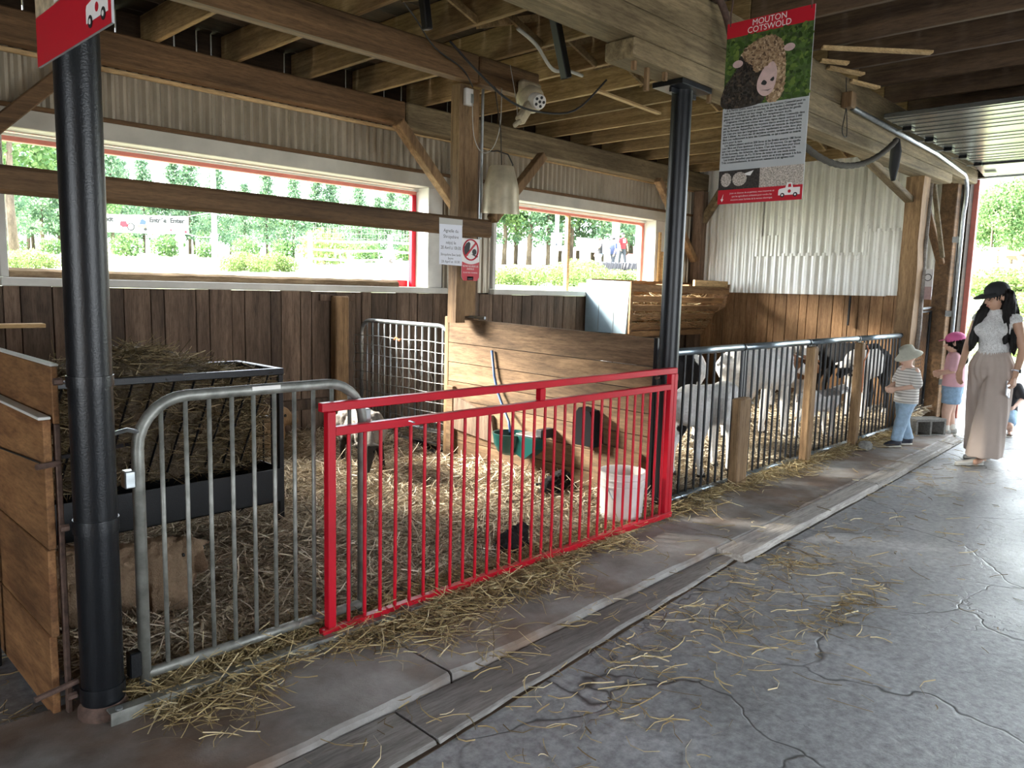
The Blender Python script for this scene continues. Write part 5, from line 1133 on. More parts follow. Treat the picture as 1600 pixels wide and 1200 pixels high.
wt = obj('wristwatch', MB().tube([wrL + Vector((.030 * math.cos(t), .030 * math.sin(t), .045 + .01 * math.sin(t))) for t in np.linspace(0, 6.28, 15)[:-1]], .008, 6, True, True), 'phone_white', W_, True, False)
obj('watch_face', MB().lathe([(.018, 0), (.018, .008), (0, .008)], wrL + Vector((-.034, -.004, .045)), 12, Matrix.Rotation(-math.pi / 2, 3, 'Y')), 'glass_dark', wt, True, False)
shoe(W_, 'flat_shoe', math.radians(-26), (lf[0] + .02, lf[1] + .06, .0), .26, .085, .055, 'shoe_white'); shoe(W_, 'flat_shoe', math.radians(-24), (rf[0], rf[1] + .0, .0), .26, .085, .055, 'shoe_white')
Mw = Matrix.Translation((8.20, 1.74, 0)) @ Matrix.Rotation(math.radians(76), 4, 'Z')
ph = empty('mobile_phone', tuple(Mw @ Vector((-.195, .10, .705))), 0, 'white mobile phone held in the woman\'s left hand', 'phone')
Mp = Mw @ Matrix.Translation((-.205, .10, .715)) @ Matrix.Rotation(.5, 4, 'X') @ Matrix.Rotation(.25, 4, 'Y')
obj('body', MB().box(-.005, .005, -.037, .037, -.075, .075, .004, Mp), 'phone_white', ph); obj('camera_bump', MB().box(-.008, -.005, -.03, .0, -.065, -.03, .002, Mp), 'glass_dark', ph)
# ---- boy in bucket hat
def child(loc, rz, label, H, cfg):
    e = empty('person', loc, rz, label, 'person'); s = H; pr = []
    hz = s * cfg['hip']; sh_ = s * cfg['sho']; hc = s * cfg['headc']; hs = cfg['hs']; w = s * .105
    pr += [('e', (0, 0, hz + .02 * s), (w, w * .8, .075 * s)), ('c', (0, 0, hz + .04 * s), w * .80, (0, .0, sh_ - .07 * s), w * .82), ('c', (-w, 0, sh_ - .035 * s), .036 * s, (w, 0, sh_ - .035 * s), .036 * s), ('c', (0, 0, sh_ - .03 * s), .035 * s, (0, .01, sh_ + .04 * s), .034 * s)]
    for (fx, fy), sx in ((cfg['lf'], -1), (cfg['rf'], 1)):
        kx, ky, kz = (sx * w * .5 + fx) / 2, fy * .5 + cfg.get('knee', .02), hz * .52
        pr += [('c', (sx * w * .5, 0, hz), .058 * s, (kx, ky, kz), .045 * s), ('c', (kx, ky, kz), .043 * s, (fx, fy, .07 * s), .03 * s), ('c', (fx, fy, .04), .026 * s, (fx, fy + .09 * s, .03), .022 * s)]
    for sx, (el, wr_) in ((-1, cfg['armL']), (1, cfg['armR'])):
        el, wr_ = Vector(el), Vector(wr_); pr += [('c', (sx * w * 1.12, 0, sh_ - .04 * s), .034 * s, el, .027 * s), ('c', el, .026 * s, wr_, .020 * s)]
        dd = (wr_ - el).normalized(); hand(pr, wr_, dd, Vector((-sx, 0, 0)).cross(dd).cross(dd) * -1 if abs(dd.z) > .2 else (0, 0, -1), None, .6, .72 * s, sx)
    Ph, Rh = head(pr, (0, .02 * s, hc), hs, cfg['face'], cfg['tilt'])
    P2(e, 'body', blob(pr, .0075, 2), cfg['skin']); face_parts(e, Ph, Rh, hs, cfg['hairmat'])
    return e, Ph, Rh
bw = .105
B_, Pb, Rb = child((8.13, 2.43, .045), math.radians(50), 'small boy in cream bucket hat, striped tee and pale jeans by the fence', 1.0, dict(hip=.44, sho=.80, headc=.90, hs=.84, lf=(-.055, .10), rf=(.06, -.09), armL=((-.15, .0, .62), (-.06, .15, .58)), armR=((.15, .02, .62), (.05, .16, .58)), face=math.radians(0), tilt=.42, skin='skin_pale', hairmat='hair_brown'))
tee = [('l', [((0, 0, .44), .128, .105), ((0, 0, .55), .125, .102), ((0, 0, .68), .122, .098), ((0, 0, .745), .118, .085), ((0, 0, .785), .075, .06)]), ('c', (-.10, 0, .752), .050, (-.150, .0, .645), .052), ('c', (.10, 0, .752), .050, (.150, .015, .645), .052)]
P2(B_, 'striped_tee', blob(tee, .009, 3), 'tee_striped')
jn = [('l', [((0, 0, .42), .112, .092), ((0, 0, .475), .112, .092)])]
for (fx, fy), sx in (((-.055, .10), -1), ((.06, -.09), 1)): jn.append(('l', [((sx * .052, 0, .46), .066, .075), (((sx * .052 + fx) / 2, fy * .5 + .02, .24), .060, .062), ((fx, fy, .09), .050, .054), ((fx, fy, .065), .052, .056)]))
P2(B_, 'jeans', blob(jn, .008, 2, lambda co: .003 * wn(co, 40)), 'denim_pale')
brim = [(.0, .118), (.05, .116), (.074, .10), (.090, .04), (.098, .035), (.150, -.010), (.151, -.018), (.097, .026), (.088, .03), (.085, .04), (.07, .09), (.0, .10)]
hm = MB().lathe([(r_ * .86, z * .84) for r_, z in brim], Pb(0, -.008, .01), 28, Rb); autosmooth(P2(B_, 'bucket_hat', hm.mesh('bucket_hat', True), 'hat_cream'), 60)
sg = MB(); _ell(sg, Pb(.03, .10, .012), (.024, .006, .018), Rb, 10, 6); _ell(sg, Pb(-.03, .10, .012), (.024, .006, .018), Rb, 10, 6); sg.tube([Pb(.05, .092, .014), Pb(.075, .0, .012)], .003, 4); sg.tube([Pb(-.05, .092, .014), Pb(-.075, .0, .012)], .003, 4); obj('sunglasses', sg, 'glass_dark', B_, True, False)
for q_, (fx, fy) in enumerate(((-.055, .10), (.06, -.09))): shoe(B_, 'canvas_shoe', math.radians(8 - 10 * q_), (fx, fy, 0), .175, .075, .085, 'shoe_navy')
# ---- girl in pink cap, seen from behind
G_, Pg, Rg = child((9.46, 2.36, 0), math.radians(10), 'girl in pink cap, pink tee and denim shorts behind the woman', 1.16, dict(hip=.45, sho=.80, headc=.895, hs=.92, lf=(-.06, .03), rf=(.07, -.02), armL=((-.17, .0, .74), (-.10, .12, .70)), armR=((.18, .0, .74), (.10, .13, .70)), face=math.radians(0), tilt=.2, skin='skin_pale', hairmat='hair_black'))
z_ = 1.16
tee = [('l', [((0, 0, .56), .140, .112), ((0, 0, .68), .132, .106), ((0, 0, .80), .130, .102), ((0, 0, .885), .132, .092), ((0, 0, .935), .085, .068)]), ('c', (-.115, 0, .888), .056, (-.168, .0, .785), .060), ('c', (.115, 0, .888), .056, (.174, .0, .785), .060)]
P2(G_, 'pink_tee', blob(tee, .010, 3), 'tee_pink')
so = [('l', [((0, 0, .48), .135, .11), ((0, 0, .60), .13, .105)])]
for sx in (-1, 1): so.append(('l', [((sx * .062, 0, .55), .082, .095), ((sx * .07, .0, .37), .086, .095)]))
P2(G_, 'denim_shorts', blob(so, .009, 2, lambda co: .003 * wn(co, 40)), 'denim')
hg_ = [('e', Pg(0, -.015, .01), (.082, .098, .092), Rg)] + [('c', Pg(.05 * (i - 2) / 2, -.06, -.02), .045, (.055 * (i - 2) / 2, -.085, .86 - .02 * (i % 2)), .035) for i in range(5)]
P2(G_, 'hair', blob(hg_, .009, 2, strands), 'hair_black'); cpg = P2(G_, 'cap', blob([('e', Pg(0, -.012, .05), (.088, .104, .072), Rg)], .008, 3), 'cap_pink')
obj('visor', MB().prism(circ(1, 12, 0, 0, .085, .075, 0, math.pi), Pg(0, .085, .05), Rg @ Vector((1, 0, 0)), Rg @ Vector((0, 1, -.12)), .006), 'cap_pink', cpg, False, False)
for q_, (fx, fy) in enumerate(((-.06, .03), (.07, -.02))):
    shoe(G_, 'sneaker', math.radians(30), (fx, fy, 0), .20, .08, .075, 'shoe_grey'); obj('sock', MB().lathe([(.036, .07), (.04, .09), (.038, .13)], (fx, fy, 0), 12), 'shoe_white', G_, True, False)
# ---- child squatting beyond the woman, mostly hidden by her
S_, Psq, Rsq = child((10.15, 1.98, 0), math.radians(100), 'crouching child in denim at the right edge behind the woman', .95, dict(hip=.26, sho=.60, headc=.70, hs=.84, lf=(-.07, .12), rf=(.08, .1), knee=.2, armL=((-.15, .1, .42), (-.1, .22, .36)), armR=((.15, .1, .42), (.1, .22, .36)), face=0, tilt=.4, skin='skin_pale', hairmat='hair_brown'))
P2(S_, 'shirt', blob([('l', [((0, 0, .24), .125, .105), ((0, 0, .45), .12, .10), ((0, 0, .55), .115, .085), ((0, 0, .59), .07, .06)]), ('c', (-.10, 0, .55), .05, (-.15, .08, .45), .05), ('c', (.10, 0, .55), .05, (.15, .08, .45), .05)], .010, 3), 'shirt_charcoal')
P2(S_, 'shorts', blob([('e', (0, 0, .25), (.12, .10, .09)), ('c', (-.055, .03, .24), .075, (-.065, .20, .17), .065), ('c', (.055, .03, .24), .075, (.065, .20, .17), .065)], .010, 2), 'denim'); P2(S_, 'hair', blob([('e', Psq(0, -.015, .02), (.082, .1, .092), Rsq)], .009, 2), 'hair_brown')
for q_, (fx, fy) in enumerate(((-.07, .12), (.08, .1))): shoe(S_, 'sandal', 0, (fx, fy, 0), .18, .075, .05, 'hair_brown')
# ---- visitors outside
def visitor(loc, rz, label, sc, shirt, pants, cap_, armo=0):
    e = empty('person', loc, rz, label, 'person'); pr = []
    pr += [('e', (0, 0, .95), (.165, .12, .13)), ('c', (0, 0, 1.0), .13, (0, 0, 1.25), .14), ('c', (-.17, 0, 1.40), .06, (.17, 0, 1.40), .06), ('c', (0, 0, 1.40), .06, (0, .01, 1.5), .055)]
    for sx, fy in ((-1, .16), (1, -.14)): pr += [('c', (sx * .09, 0, .92), .09, (sx * .09, fy * .6 + .02, .5), .065), ('c', (sx * .09, fy * .6 + .02, .5), .06, (sx * .09, fy, .08), .042), ('c', (sx * .09, fy - .03, .04), .04, (sx * .09, fy + .14, .03), .03)]
    for sx in (-1, 1):
        el = Vector((sx * .25, .05 + (.12 if sx < 0 else 0) * armo, 1.13 + .1 * armo * (sx < 0))); wr_ = Vector((sx * .24, .14 + (.30 if sx < 0 else 0) * armo, .90 + .2 * armo * (sx < 0)))
        pr += [('c', (sx * .19, 0, 1.39), .052, el, .042), ('c', el, .04, wr_, .03)]; hand(pr, wr_, wr_ - el, (-sx, 0, 0), None, .5, 1.0, sx)
    Pv, Rv = head(pr, (0, .02, 1.60), 1.05, 0, .15)
    P2(e, 'body', blob(pr, .016, 2), 'skin')
    P2(e, 'shirt', blob([('l', [((0, 0, .88), .19, .145), ((0, 0, 1.1), .18, .14), ((0, 0, 1.32), .185, .135), ((0, 0, 1.43), .16, .09), ((0, 0, 1.47), .08, .07)]), ('c', (-.18, 0, 1.39), .068, (-.235, .03 + .06 * armo, 1.2), .065), ('c', (.18, 0, 1.39), .068, (.235, .03, 1.2), .065)], .018, 3), shirt)
    pn = [('l', [((0, 0, .86), .185, .14), ((0, 0, .98), .175, .135)])]
    for sx, fy in ((-1, .16), (1, -.14)): pn.append(('l', [((sx * .09, 0, .92), .1, .115), ((sx * .09, fy * .6, .5), .085, .09), ((sx * .09, fy, .09), .075, .08)]))
    P2(e, 'trousers', blob(pn, .018, 2), pants); P2(e, 'cap' if cap_ != 'hair_brown' else 'hair', blob([('e', Pv(0, -.01, .05), (.092, .11, .085), Rv)], .014, 2), cap_)
    for sx, fy in ((-1, .16), (1, -.14)): shoe(e, 'shoe', 0, (sx * .09, fy, 0), .27, .1, .09, 'shoe_navy')
    e.scale = (sc, sc, sc); return e
v1 = visitor((30.5, 23.7, 2.43), math.radians(65), 'visitor in charcoal tee and pale jeans on the tyres seen through the right window', .96, 'shirt_charcoal', 'denim_pale', 'hair_brown', 1.0); obj('shirt_print', MB().lathe([(.07, 0), (.1, .0), (.1, .01), (.07, .01)], (0, .15, 1.18), 16, Matrix.Rotation(-math.pi / 2, 3, 'X')), 'print_white', v1, True, False)
visitor((30.95, 23.2, 2.43), math.radians(75), 'visitor in blue shirt and dark trousers stepping on the tyres', .98, 'shirt_blue', 'pants_dark', 'cap_black')
v3 = visitor((32.9, 24.1, 2.80), math.radians(165), 'visitor in red shirt behind the one in blue', 1.0, 'shirt_red', 'pants_dark', 'cap_black'); obj('shirt_print', MB().box(-.08, .08, .14, .16, 1.2, 1.38, .004), 'print_white', v3, False, False)
visitor((23.6, 4.63, 1.22), math.radians(200), 'visitor in white shirt and blue shorts outside the far door', .9, 'shoe_white', 'denim_pale', 'hair_brown')
# ================================================================== OUTSIDE
def text_at(body, size, M, parent, mat, wmax=None, bold=0):
    o = sheet_text(body, size, (0, 0, 0), None, mat, face='', wmax=wmax, bold=bold) if False else None
    cu = bpy.data.curves.new('lettering', 'FONT'); cu.body = body; cu.size = size; cu.align_x = 'CENTER'; cu.offset = bold; cu.resolution_u = 2
    t = bpy.data.objects.new('tmp', cu); COL.objects.link(t); bpy.context.view_layer.update()
    me = bpy.data.meshes.new_from_object(t.evaluated_get(bpy.context.evaluated_depsgraph_get())); bpy.data.objects.remove(t); bpy.data.curves.remove(cu)
    me.materials.clear(); me.materials.append(MAT[mat]); me.transform(M)
    return link(bpy.data.objects.new('lettering', me), parent)
def leafmesh(name, pts, size, mat, seed, jit=1.0):
    r = np.random.default_rng(seed); n = len(pts); a = r.normal(size=(n, 3)); a /= np.linalg.norm(a, axis=1)[:, None]; b = np.cross(a, r.normal(size=(n, 3))); b /= np.linalg.norm(b, axis=1)[:, None]
    s = (size * (0.6 + .8 * r.random(n)))[:, None]; u = a * s; v = b * s * .6
    co = np.stack([pts - u, pts + v, pts + u, pts - v], 1).reshape(-1, 3)
    me = bpy.data.meshes.new(name); me.vertices.add(4 * n); me.vertices.foreach_set('co', co.ravel()); me.loops.add(4 * n); me.loops.foreach_set('vertex_index', np.arange(4 * n)); me.polygons.add(n); me.polygons.foreach_set('loop_start', np.arange(n) * 4); me.polygons.foreach_set('loop_total', np.full(n, 4)); me.update(calc_edges=True); me.materials.append(MAT[mat]); return me
def pine_pts(seed, H=9, n=3300):
    r = np.random.default_rng(seed); P = []
    k = 0
    for h in np.linspace(.18, .98, 17):
        rad = (2.7 * (1 - h ** 2.4) + .2) * r.uniform(.5, 1.15); m = 7
        for j in range(m):
            a = r.uniform(0, 6.28); L = rad * r.uniform(.5, 1); q = int(n / 17 / m)
            t = r.random(q) ** .6; c = np.stack([np.cos(a) * L * t, np.sin(a) * L * t, H * h + .3 * L * t * r.uniform(-.3, .8) + 0 * t], 1); P.append(c + r.normal(size=(q, 3)) * np.array([.25, .25, .16]))
    return np.concatenate(P)
def broad_pts(seed, H=8, n=3200, R=2.6, z0=.25):
    r = np.random.default_rng(seed); m = 26; P = []
    for j in range(m):
        d = r.normal(size=3); d /= np.linalg.norm(d); c = d * np.array([R, R, H * (1 - z0) * .46]) * r.uniform(.45, .95) + np.array([0, 0, H * (z0 + (1 - z0) * .52)]); q = n // m
        e = r.normal(size=(q, 3)); e /= np.linalg.norm(e, axis=1)[:, None]; P.append(c + e * (R * .36) * (r.random(q) ** .33)[:, None])
    return np.concatenate(P)
def shrub_pts(seed, n=420, R=.7, H=.9):
    r = np.random.default_rng(seed); e = r.normal(size=(n, 3)); e /= np.linalg.norm(e, axis=1)[:, None]; p = e * (r.random(n) ** .4)[:, None] * np.array([R, R, H * .55]); p[:, 2] += H * .5; return p
TM = {'pine': [leafmesh('crown', pine_pts(i, 9, 5600), .115, 'leaf_pine', i) for i in range(3)], 'broad': [leafmesh('crown', broad_pts(10 + i, 8, 6400), .12, 'leaf_broad', i) for i in range(3)], 'shrub': [leafmesh('foliage', shrub_pts(20 + i, 1100), .055, 'leaf_bright', i) for i in range(3)], 'green': [leafmesh('foliage', shrub_pts(30 + i, 900), .065, 'leaf_broad', i) for i in range(2)]}
TRK = {'pine': MB().tube([(0, 0, -.5), (.05, 0, 4), (0, .03, 8.7)], [.16, .11, .03], 8).mesh('trunk', True), 'broad': MB().tube([(0, 0, -.5), (.1, 0, 2.2), (.0, .1, 5.5)], [.20, .15, .06], 8).mesh('trunk', True), 'shrub': MB().tube([(0, 0, -.1), (0, 0, .5)], [.03, .015], 5).mesh('stem', True)}
TRK['green'] = TRK['shrub']
for t in TRK.values(): t.materials.append(MAT['tree_bark'])
def tree(kind, x, y, s, lab, group, z=None, name=None, cat='tree', sz=None):
    z = terrain(x, y) if z is None else z
    e = empty(name or {'pine': 'pine_tree', 'broad': 'leafy_tree', 'shrub': 'shrub', 'green': 'shrub'}[kind], (x, y, z - .05), random.uniform(0, 6.28), lab, cat, group)
    e.scale = (s, s, s * (sz or 1))
    for nm, me in (('crown' if kind in ('pine', 'broad') else 'foliage', random.choice(TM[kind])), ('trunk' if kind in ('pine', 'broad') else 'stem', TRK[kind])):
        o = bpy.data.objects.new(nm, me); COL.objects.link(o); o.parent = e
    return e
cf = np.array([.71364, .68958]); cr = np.array([.69699, -.7166])
def gp(px, D):  # ground position on the bearing of a picture column at distance D
    v = cf * D + cr * D * (px - 800) / 1200; return float(v[0]), float(v[1])
rr = random.Random(5)
ORD = 'first second third fourth fifth sixth seventh eighth ninth tenth eleventh twelfth thirteenth fourteenth fifteenth sixteenth seventeenth eighteenth nineteenth twentieth twenty-first twenty-second twenty-third twenty-fourth twenty-fifth'.split()
for i, px in enumerate(range(-40, 720, 31)):
    D = rr.uniform(46, 62); x, y = gp(px + rr.uniform(-12, 12), D); tree('pine', x, y, rr.uniform(.72, .95) * (1.0 if px < 330 else .70), 'slender pine in the row beyond the field', 'pines beyond the field')
for i, px in enumerate(range(-20, 700, 32)):
    x, y = gp(px + rr.uniform(-15, 15), rr.uniform(60, 72)); tree('broad', x, y, rr.uniform(.45, .8), 'leafy tree half hidden behind the row of pines', 'trees behind the pines')
for i, px in enumerate(list(range(745, 1060, 17))):
    D = rr.uniform(50, 62); x, y = gp(px + rr.uniform(-8, 8), D); tree('pine' if i % 3 == 0 else 'broad', x, y, rr.uniform(.9, 1.15), 'dense green tree in the right window' if i % 3 else 'tall dark pine in the right window', 'wood behind the visitors' if i % 3 else 'pines behind the visitors')
x, y = gp(35, 24); tree('broad', x, y, .82, 'nearest leafy tree at the left end of the long window', None); x, y = gp(150, 40); tree('broad', x, y, .55, 'small pale tree behind the banner', None)
for i, (px, D, s) in enumerate(((1528, 38, .55), (1560, 40, .72), (1590, 38, .66), (1540, 46, .62), (1620, 41, .75))):
    x, y = gp(px, D); tree('broad', x, y, s, 'round pale green tree beyond the far doorway', 'trees beyond the doorway')
for i, px in enumerate(range(30, 640, 60)):
    x, y = gp(px + rr.uniform(-8, 8), rr.uniform(42, 46)); tree('green', x, y, rr.uniform(1.0, 1.7), 'low green shrub at the foot of the pine row', 'shrubs under the pines', cat='shrub')
for i, (px, D, s) in enumerate(((365, 20, .5), (385, 20.5, .6), (410, 20, .55), (432, 21, .6), (450, 21, .5), (55, 18, .55), (85, 18.5, .45), (30, 17, .5))):
    x, y = gp(px, D); tree('shrub', x, y, s, 'yellow green shrub just outside the long window', 'shrubs outside the long window', cat='shrub')
x, y = gp(508, 34); tree('shrub', x, y, 1.7, 'big yellow leaved bush behind the rail fence', None, cat='shrub')
for i, (px, D, s) in enumerate(((775, 16, .55), (800, 17, .6), (825, 16, .6), (850, 18, .6), (875, 17, .65), (905, 18, .6), (930, 19, .55), (955, 20, .5), (980, 20, .5), (1005, 20, .45), (915, 24, .75), (890, 22, .8))):
    x, y = gp(px, D); tree('shrub', x, y, s, 'bright green flowering shrub outside the right window', 'shrubs outside the right window', cat='shrub', sz=.8)
for i, (px, D, s) in enumerate(((1512, 15, .5), (1535, 15.5, .6), (1560, 15, .65), (1585, 16, .7), (1605, 15.5, .7), (1520, 18, .9), (1550, 18.5, .9), (1580, 18, .9), (1530, 22, 1.0), (1600, 19, .8), (1570, 23, .9), (1595, 13.8, .45), (1540, 13.8, .4))):
    x, y = gp(px, D); tree('shrub', x, y, s, 'bright green plant on the bank outside the far door', 'plants on the bank', cat='shrub', sz=.75)
# banner over the track
u = Vector((.704, -.71, 0)); nrm = Vector((-.71, -.704, 0)); bo = Vector((8.0, 26.8, 2.92)); Lb = 3.47; Hb = .55
bn = empty('entrance_banner', bo, 0, 'white Exit Entrée Enter banner with a red tractor beyond the field', 'banner')
obj('cloth', MB().prism([(0, 0), (Lb, 0), (Lb, Hb), (0, Hb)], bo, u, (0, 0, 1), .01), 'banner_white', bn)
def BM(a, b, off=.012): p = bo + u * a + Vector((0, 0, b)) + nrm * off; return Matrix(((u.x, 0, nrm.x, p.x), (u.y, 0, nrm.y, p.y), (0, 1, 0, p.z), (0, 0, 0, 1)))
text_at('Exit', .20, BM(.98, .34, .02), bn, 'print_black', None, .012); text_at('Entrée  Enter', .20, BM(2.80, .34, .02), bn, 'print_black', None, .012)
def bp(nm, poly, a, b, mat, off=.011): return obj(nm, MB().prism(poly, bo + u * a + Vector((0, 0, b)) + nrm * off, u, (0, 0, 1), .004), mat, bn)
bp('tractor_print', [(0, .12), (.04, .3), (.22, .30), (.24, .22), (.32, .2), (.32, .12)], 1.32, .05, 'print_red')
for a, r_ in ((1.36, .085), (1.68, .125)): bp('wheel_print', circ(r_, 16), a, .06 + r_, 'print_black'); bp('hub_print', circ(r_ * .7, 12), a, .06 + r_, 'print_white', .016)
bp('wagon_print', [(0, 0), (.28, 0), (.34, .1), (0, .1)], 1.88, .16, 'print_tan'); bp('riders_print', [(0, 0), (.2, 0), (.22, .1), (.12, .17), (.05, .15)], 1.94, .26, 'print_blue'); bp('hub_print', circ(.055, 12), 2.13, .12, 'print_black'); bp('arrow_print', [(.03, .25), (.05, .25), (.05, .08), (.09, .08), (.04, 0), (-.01, .08), (.03, .08)], 2.88, .06, 'print_red'); bp('badge_print', circ(.045, 10), 3.38, .07, 'print_red')
q_ = Vector((10.98, 23.75, 0)); obj('rope', MB().tube([bo + u * Lb + Vector((0, 0, Hb)), q_ + Vector((0, 0, 3.62))], .012, 5), 'pole_white', bn); obj('rope', MB().tube([bo + u * Lb, bo + u * (Lb + .35) + Vector((0, 0, -.08)), q_ + Vector((0, 0, 2.85))], .012, 5), 'pole_white', bn)
def outpost(name, lab, x, y, h, r_, mat='pole_white', cat='post', z=None):
    z = terrain(x, y) if z is None else z; o = obj(name, MB().tube([(x, y, z - .2), (x + .02, y, z + h * .5), (x, y, z + h)], [r_, r_ * .95, r_ * .85], 10), mat, None, True); return tag(o, lab, cat)
outpost('banner_pole', 'pale pole carrying the right end of the tractor banner', 10.98, 23.75, 3.6, .085)
x, y = gp(288, 22); o = outpost('marker_post', 'grey post with a round white lamp head in the field', x, y, .75, .07, 'grey_rail'); hd_ = MB(); _ell(hd_, (x, y, terrain(x, y) + .82), (.15, .15, .12)); obj('lamp_head', hd_, 'banner_white', o, True)
# rail fence with wire
rf_ = empty('rail_fence', (18.4, 27.4, 1.7), 0, 'grey split rail fence with wire beyond the long window', 'fence')
fpx = [(486, 32), (608, 32), (668, 31), (700, 37)]; pts = [Vector((*gp(a, d), 0)) for a, d in fpx]
for p in pts: p.z = terrain(p.x, p.y)
for p in pts: obj('fence_post', MB().tube([p + Vector((0, 0, -.2)), p + Vector((0, 0, 1.3))], [.11, .10], 8), 'grey_rail', rf_, True)
for a, b in zip(pts[:-1], pts[1:]):
    for h in (.25, .62, .98): obj('rail', MB().tube([a + Vector((0, 0, h)), (a + b) / 2 + Vector((0, 0, h - .04)), b + Vector((0, 0, h + .03))], .05, 7), 'grey_rail', rf_, True)
wmm = MB()
for a, b in zip(pts[:-1], pts[1:]):
    for k in range(1, 14): wmm.tube([a.lerp(b, k / 14) + Vector((0, 0, .9)), a.lerp(b, k / 14) + Vector((0, 0, 1.75))], .006, 3, False)
    for h in (1.1, 1.3, 1.5, 1.7): wmm.tube([a + Vector((0, 0, h)), b + Vector((0, 0, h))], .006, 3, False)
obj('fence_wire', wmm, 'wire', rf_)
x, y = gp(862, 34); sp = outpost('sign_pole', 'pale pole with a square white sign outside the right window', x, y, 3.9, .09); zz = terrain(x, y)
Ms = Matrix(((cr[0], -cf[0], 0, x), (cr[1], -cf[1], 0, y), (0, 0, 1, zz), (0, 0, 0, 1)))
obj('sign_board', MB().box(-.23, .23, .10, .13, .85, 1.6, .005, Ms), 'banner_white', sp); obj('sign_ring', MB().tube([Ms @ Vector((.17 * math.cos(t), .14, 1.12 + .17 * math.sin(t))) for t in np.linspace(0, 6.28, 20)[:-1]], .012, 5, True, True), 'print_black', sp); obj('sign_emblem', MB().prism([(-.06, -.05), (.06, -.05), (0, .07)], Ms @ Vector((0, .135, 1.12)), (cr[0], cr[1], 0), (0, 0, 1), .004), 'pants_dark', sp)
x, y = gp(952, 44); outpost('utility_pole', 'tall pale pole behind the visitors in the right window', x, y, 6.5, .22); x, y = gp(986, 43); outpost('utility_pole', 'slimmer pale pole right of the visitors', x, y, 5.5, .14)
a_ = Vector((*gp(893, 42.5), 3.95)); b_ = Vector((*gp(948, 42.5), 3.85)); uu = (b_ - a_); o = obj('white_banner', MB().prism([(0, -.3), (1, -.38), (1, .36), (0, .4)], a_, uu, (0, 0, 1), .02), 'banner_white'); tag(o, 'plain white banner strung behind the visitors', 'banner')
for i, (px, D, s) in enumerate(((938, 36.5, .72), (984, 37.2, .66), (898, 30, .45))):
    x, y = gp(px, D); zz = terrain(x, y) - .05; e = empty('tractor_tyre', (x, y, zz), 0, ('old tractor tyre lying under the two visitors', 'old tractor tyre lying right of the visitors\' feet', 'small tyre half hidden in the left shrubs')[i], 'tyre')
    obj('tread', MB().lathe([(s * .55, .1), (s * .9, .02), (s, .12), (s, .38), (s * .9, .45), (s * .55, .36), (s * .55, .1)], (x, y, zz), 28), 'tyre', e, True)
    for k in range(22): t = 2 * math.pi * k / 22; obj('lug', MB().bar((x + s * 1.0 * math.cos(t), y + s * 1.0 * math.sin(t), zz + .06), (x + s * 1.02 * math.cos(t + .18), y + s * 1.02 * math.sin(t + .18), zz + .44), .05, .06), 'tyre', e)
x, y = gp(1012, 46); zz = terrain(x, y); rh = empty('red_shed', (x, y, zz), math.radians(-20), 'low shed with red roof at the right edge of the right window', 'shed'); obj('wall', MB().box(-1.5, 1.5, -1, 1, -.3, .3), 'grey_rail', rh, False, False); obj('roof', MB().add([(-1.8, -1.2, .25), (1.8, -1.2, .25), (1.8, 0, .85), (-1.8, 0, .85), (-1.8, 1.2, .25), (1.8, 1.2, .25)], [(0, 1, 2, 3), (3, 2, 5, 4), (0, 3, 4), (1, 5, 2), (0, 4, 5, 1)]), 'roof_red', rh, False, False)
# beyond the far door
df = empty('white_fence', (29.6, 7.2, 2), 0, 'white rail fence beyond the far doorway', 'fence'); pts = [Vector((*gp(a, d), 0)) for a, d in ((1490, 27), (1532, 26), (1546, 25.5), (1625, 27))]
for p in pts: p.z = terrain(p.x, p.y); obj('fence_post', MB().box(p.x - .08, p.x + .08, p.y - .08, p.y + .08, p.z - .2, p.z + 1.35, .01), 'pole_white', df)
for a, b in zip(pts[:-1], pts[1:]):
    for h in (.35, .75, 1.15): obj('rail', MB().bar(a + Vector((0, 0, h)), b + Vector((0, 0, h)), .04, .13), 'pole_white', df)
for i, (px, D, s) in enumerate(((1522, 21, .55), (1530, 22, .45))): x, y = gp(px, D); b_ = MB(); _ell(b_, (x, y, terrain(x, y) + .25), (s, s * .8, s * .55)); tag(obj('boulder', b_, 'orange_boulder', None, True), ('larger orange boulder beyond the doorway', 'smaller orange boulder beyond the doorway')[i], 'boulder')
x, y = gp(1572, 30); zz = terrain(x, y); rv = empty('red_awning', (x, y, zz), math.radians(20), 'red sloping roof behind the white fence outside', 'shed'); obj('roof', MB().add([(-1.2, -.9, .9), (1.2, -.9, .9), (1.2, .9, 1.45), (-1.2, .9, 1.45), (-1.2, -.9, .8), (1.2, -.9, .8), (1.2, .9, 1.35), (-1.2, .9, 1.35)], [(0, 1, 2, 3), (4, 7, 6, 5), (0, 4, 5, 1), (1, 5, 6, 2), (2, 6, 7, 3), (3, 7, 4, 0)]), 'roof_red', rv, False, False)
for sx in (-1.1, 1.1): obj('post', MB().box(sx - .05, sx + .05, .7, .8, -.2, 1.34), 'grey_rail', rv, False, False); obj('post', MB().box(sx - .05, sx + .05, -.8, -.7, -.2, .84), 'grey_rail', rv, False, False)
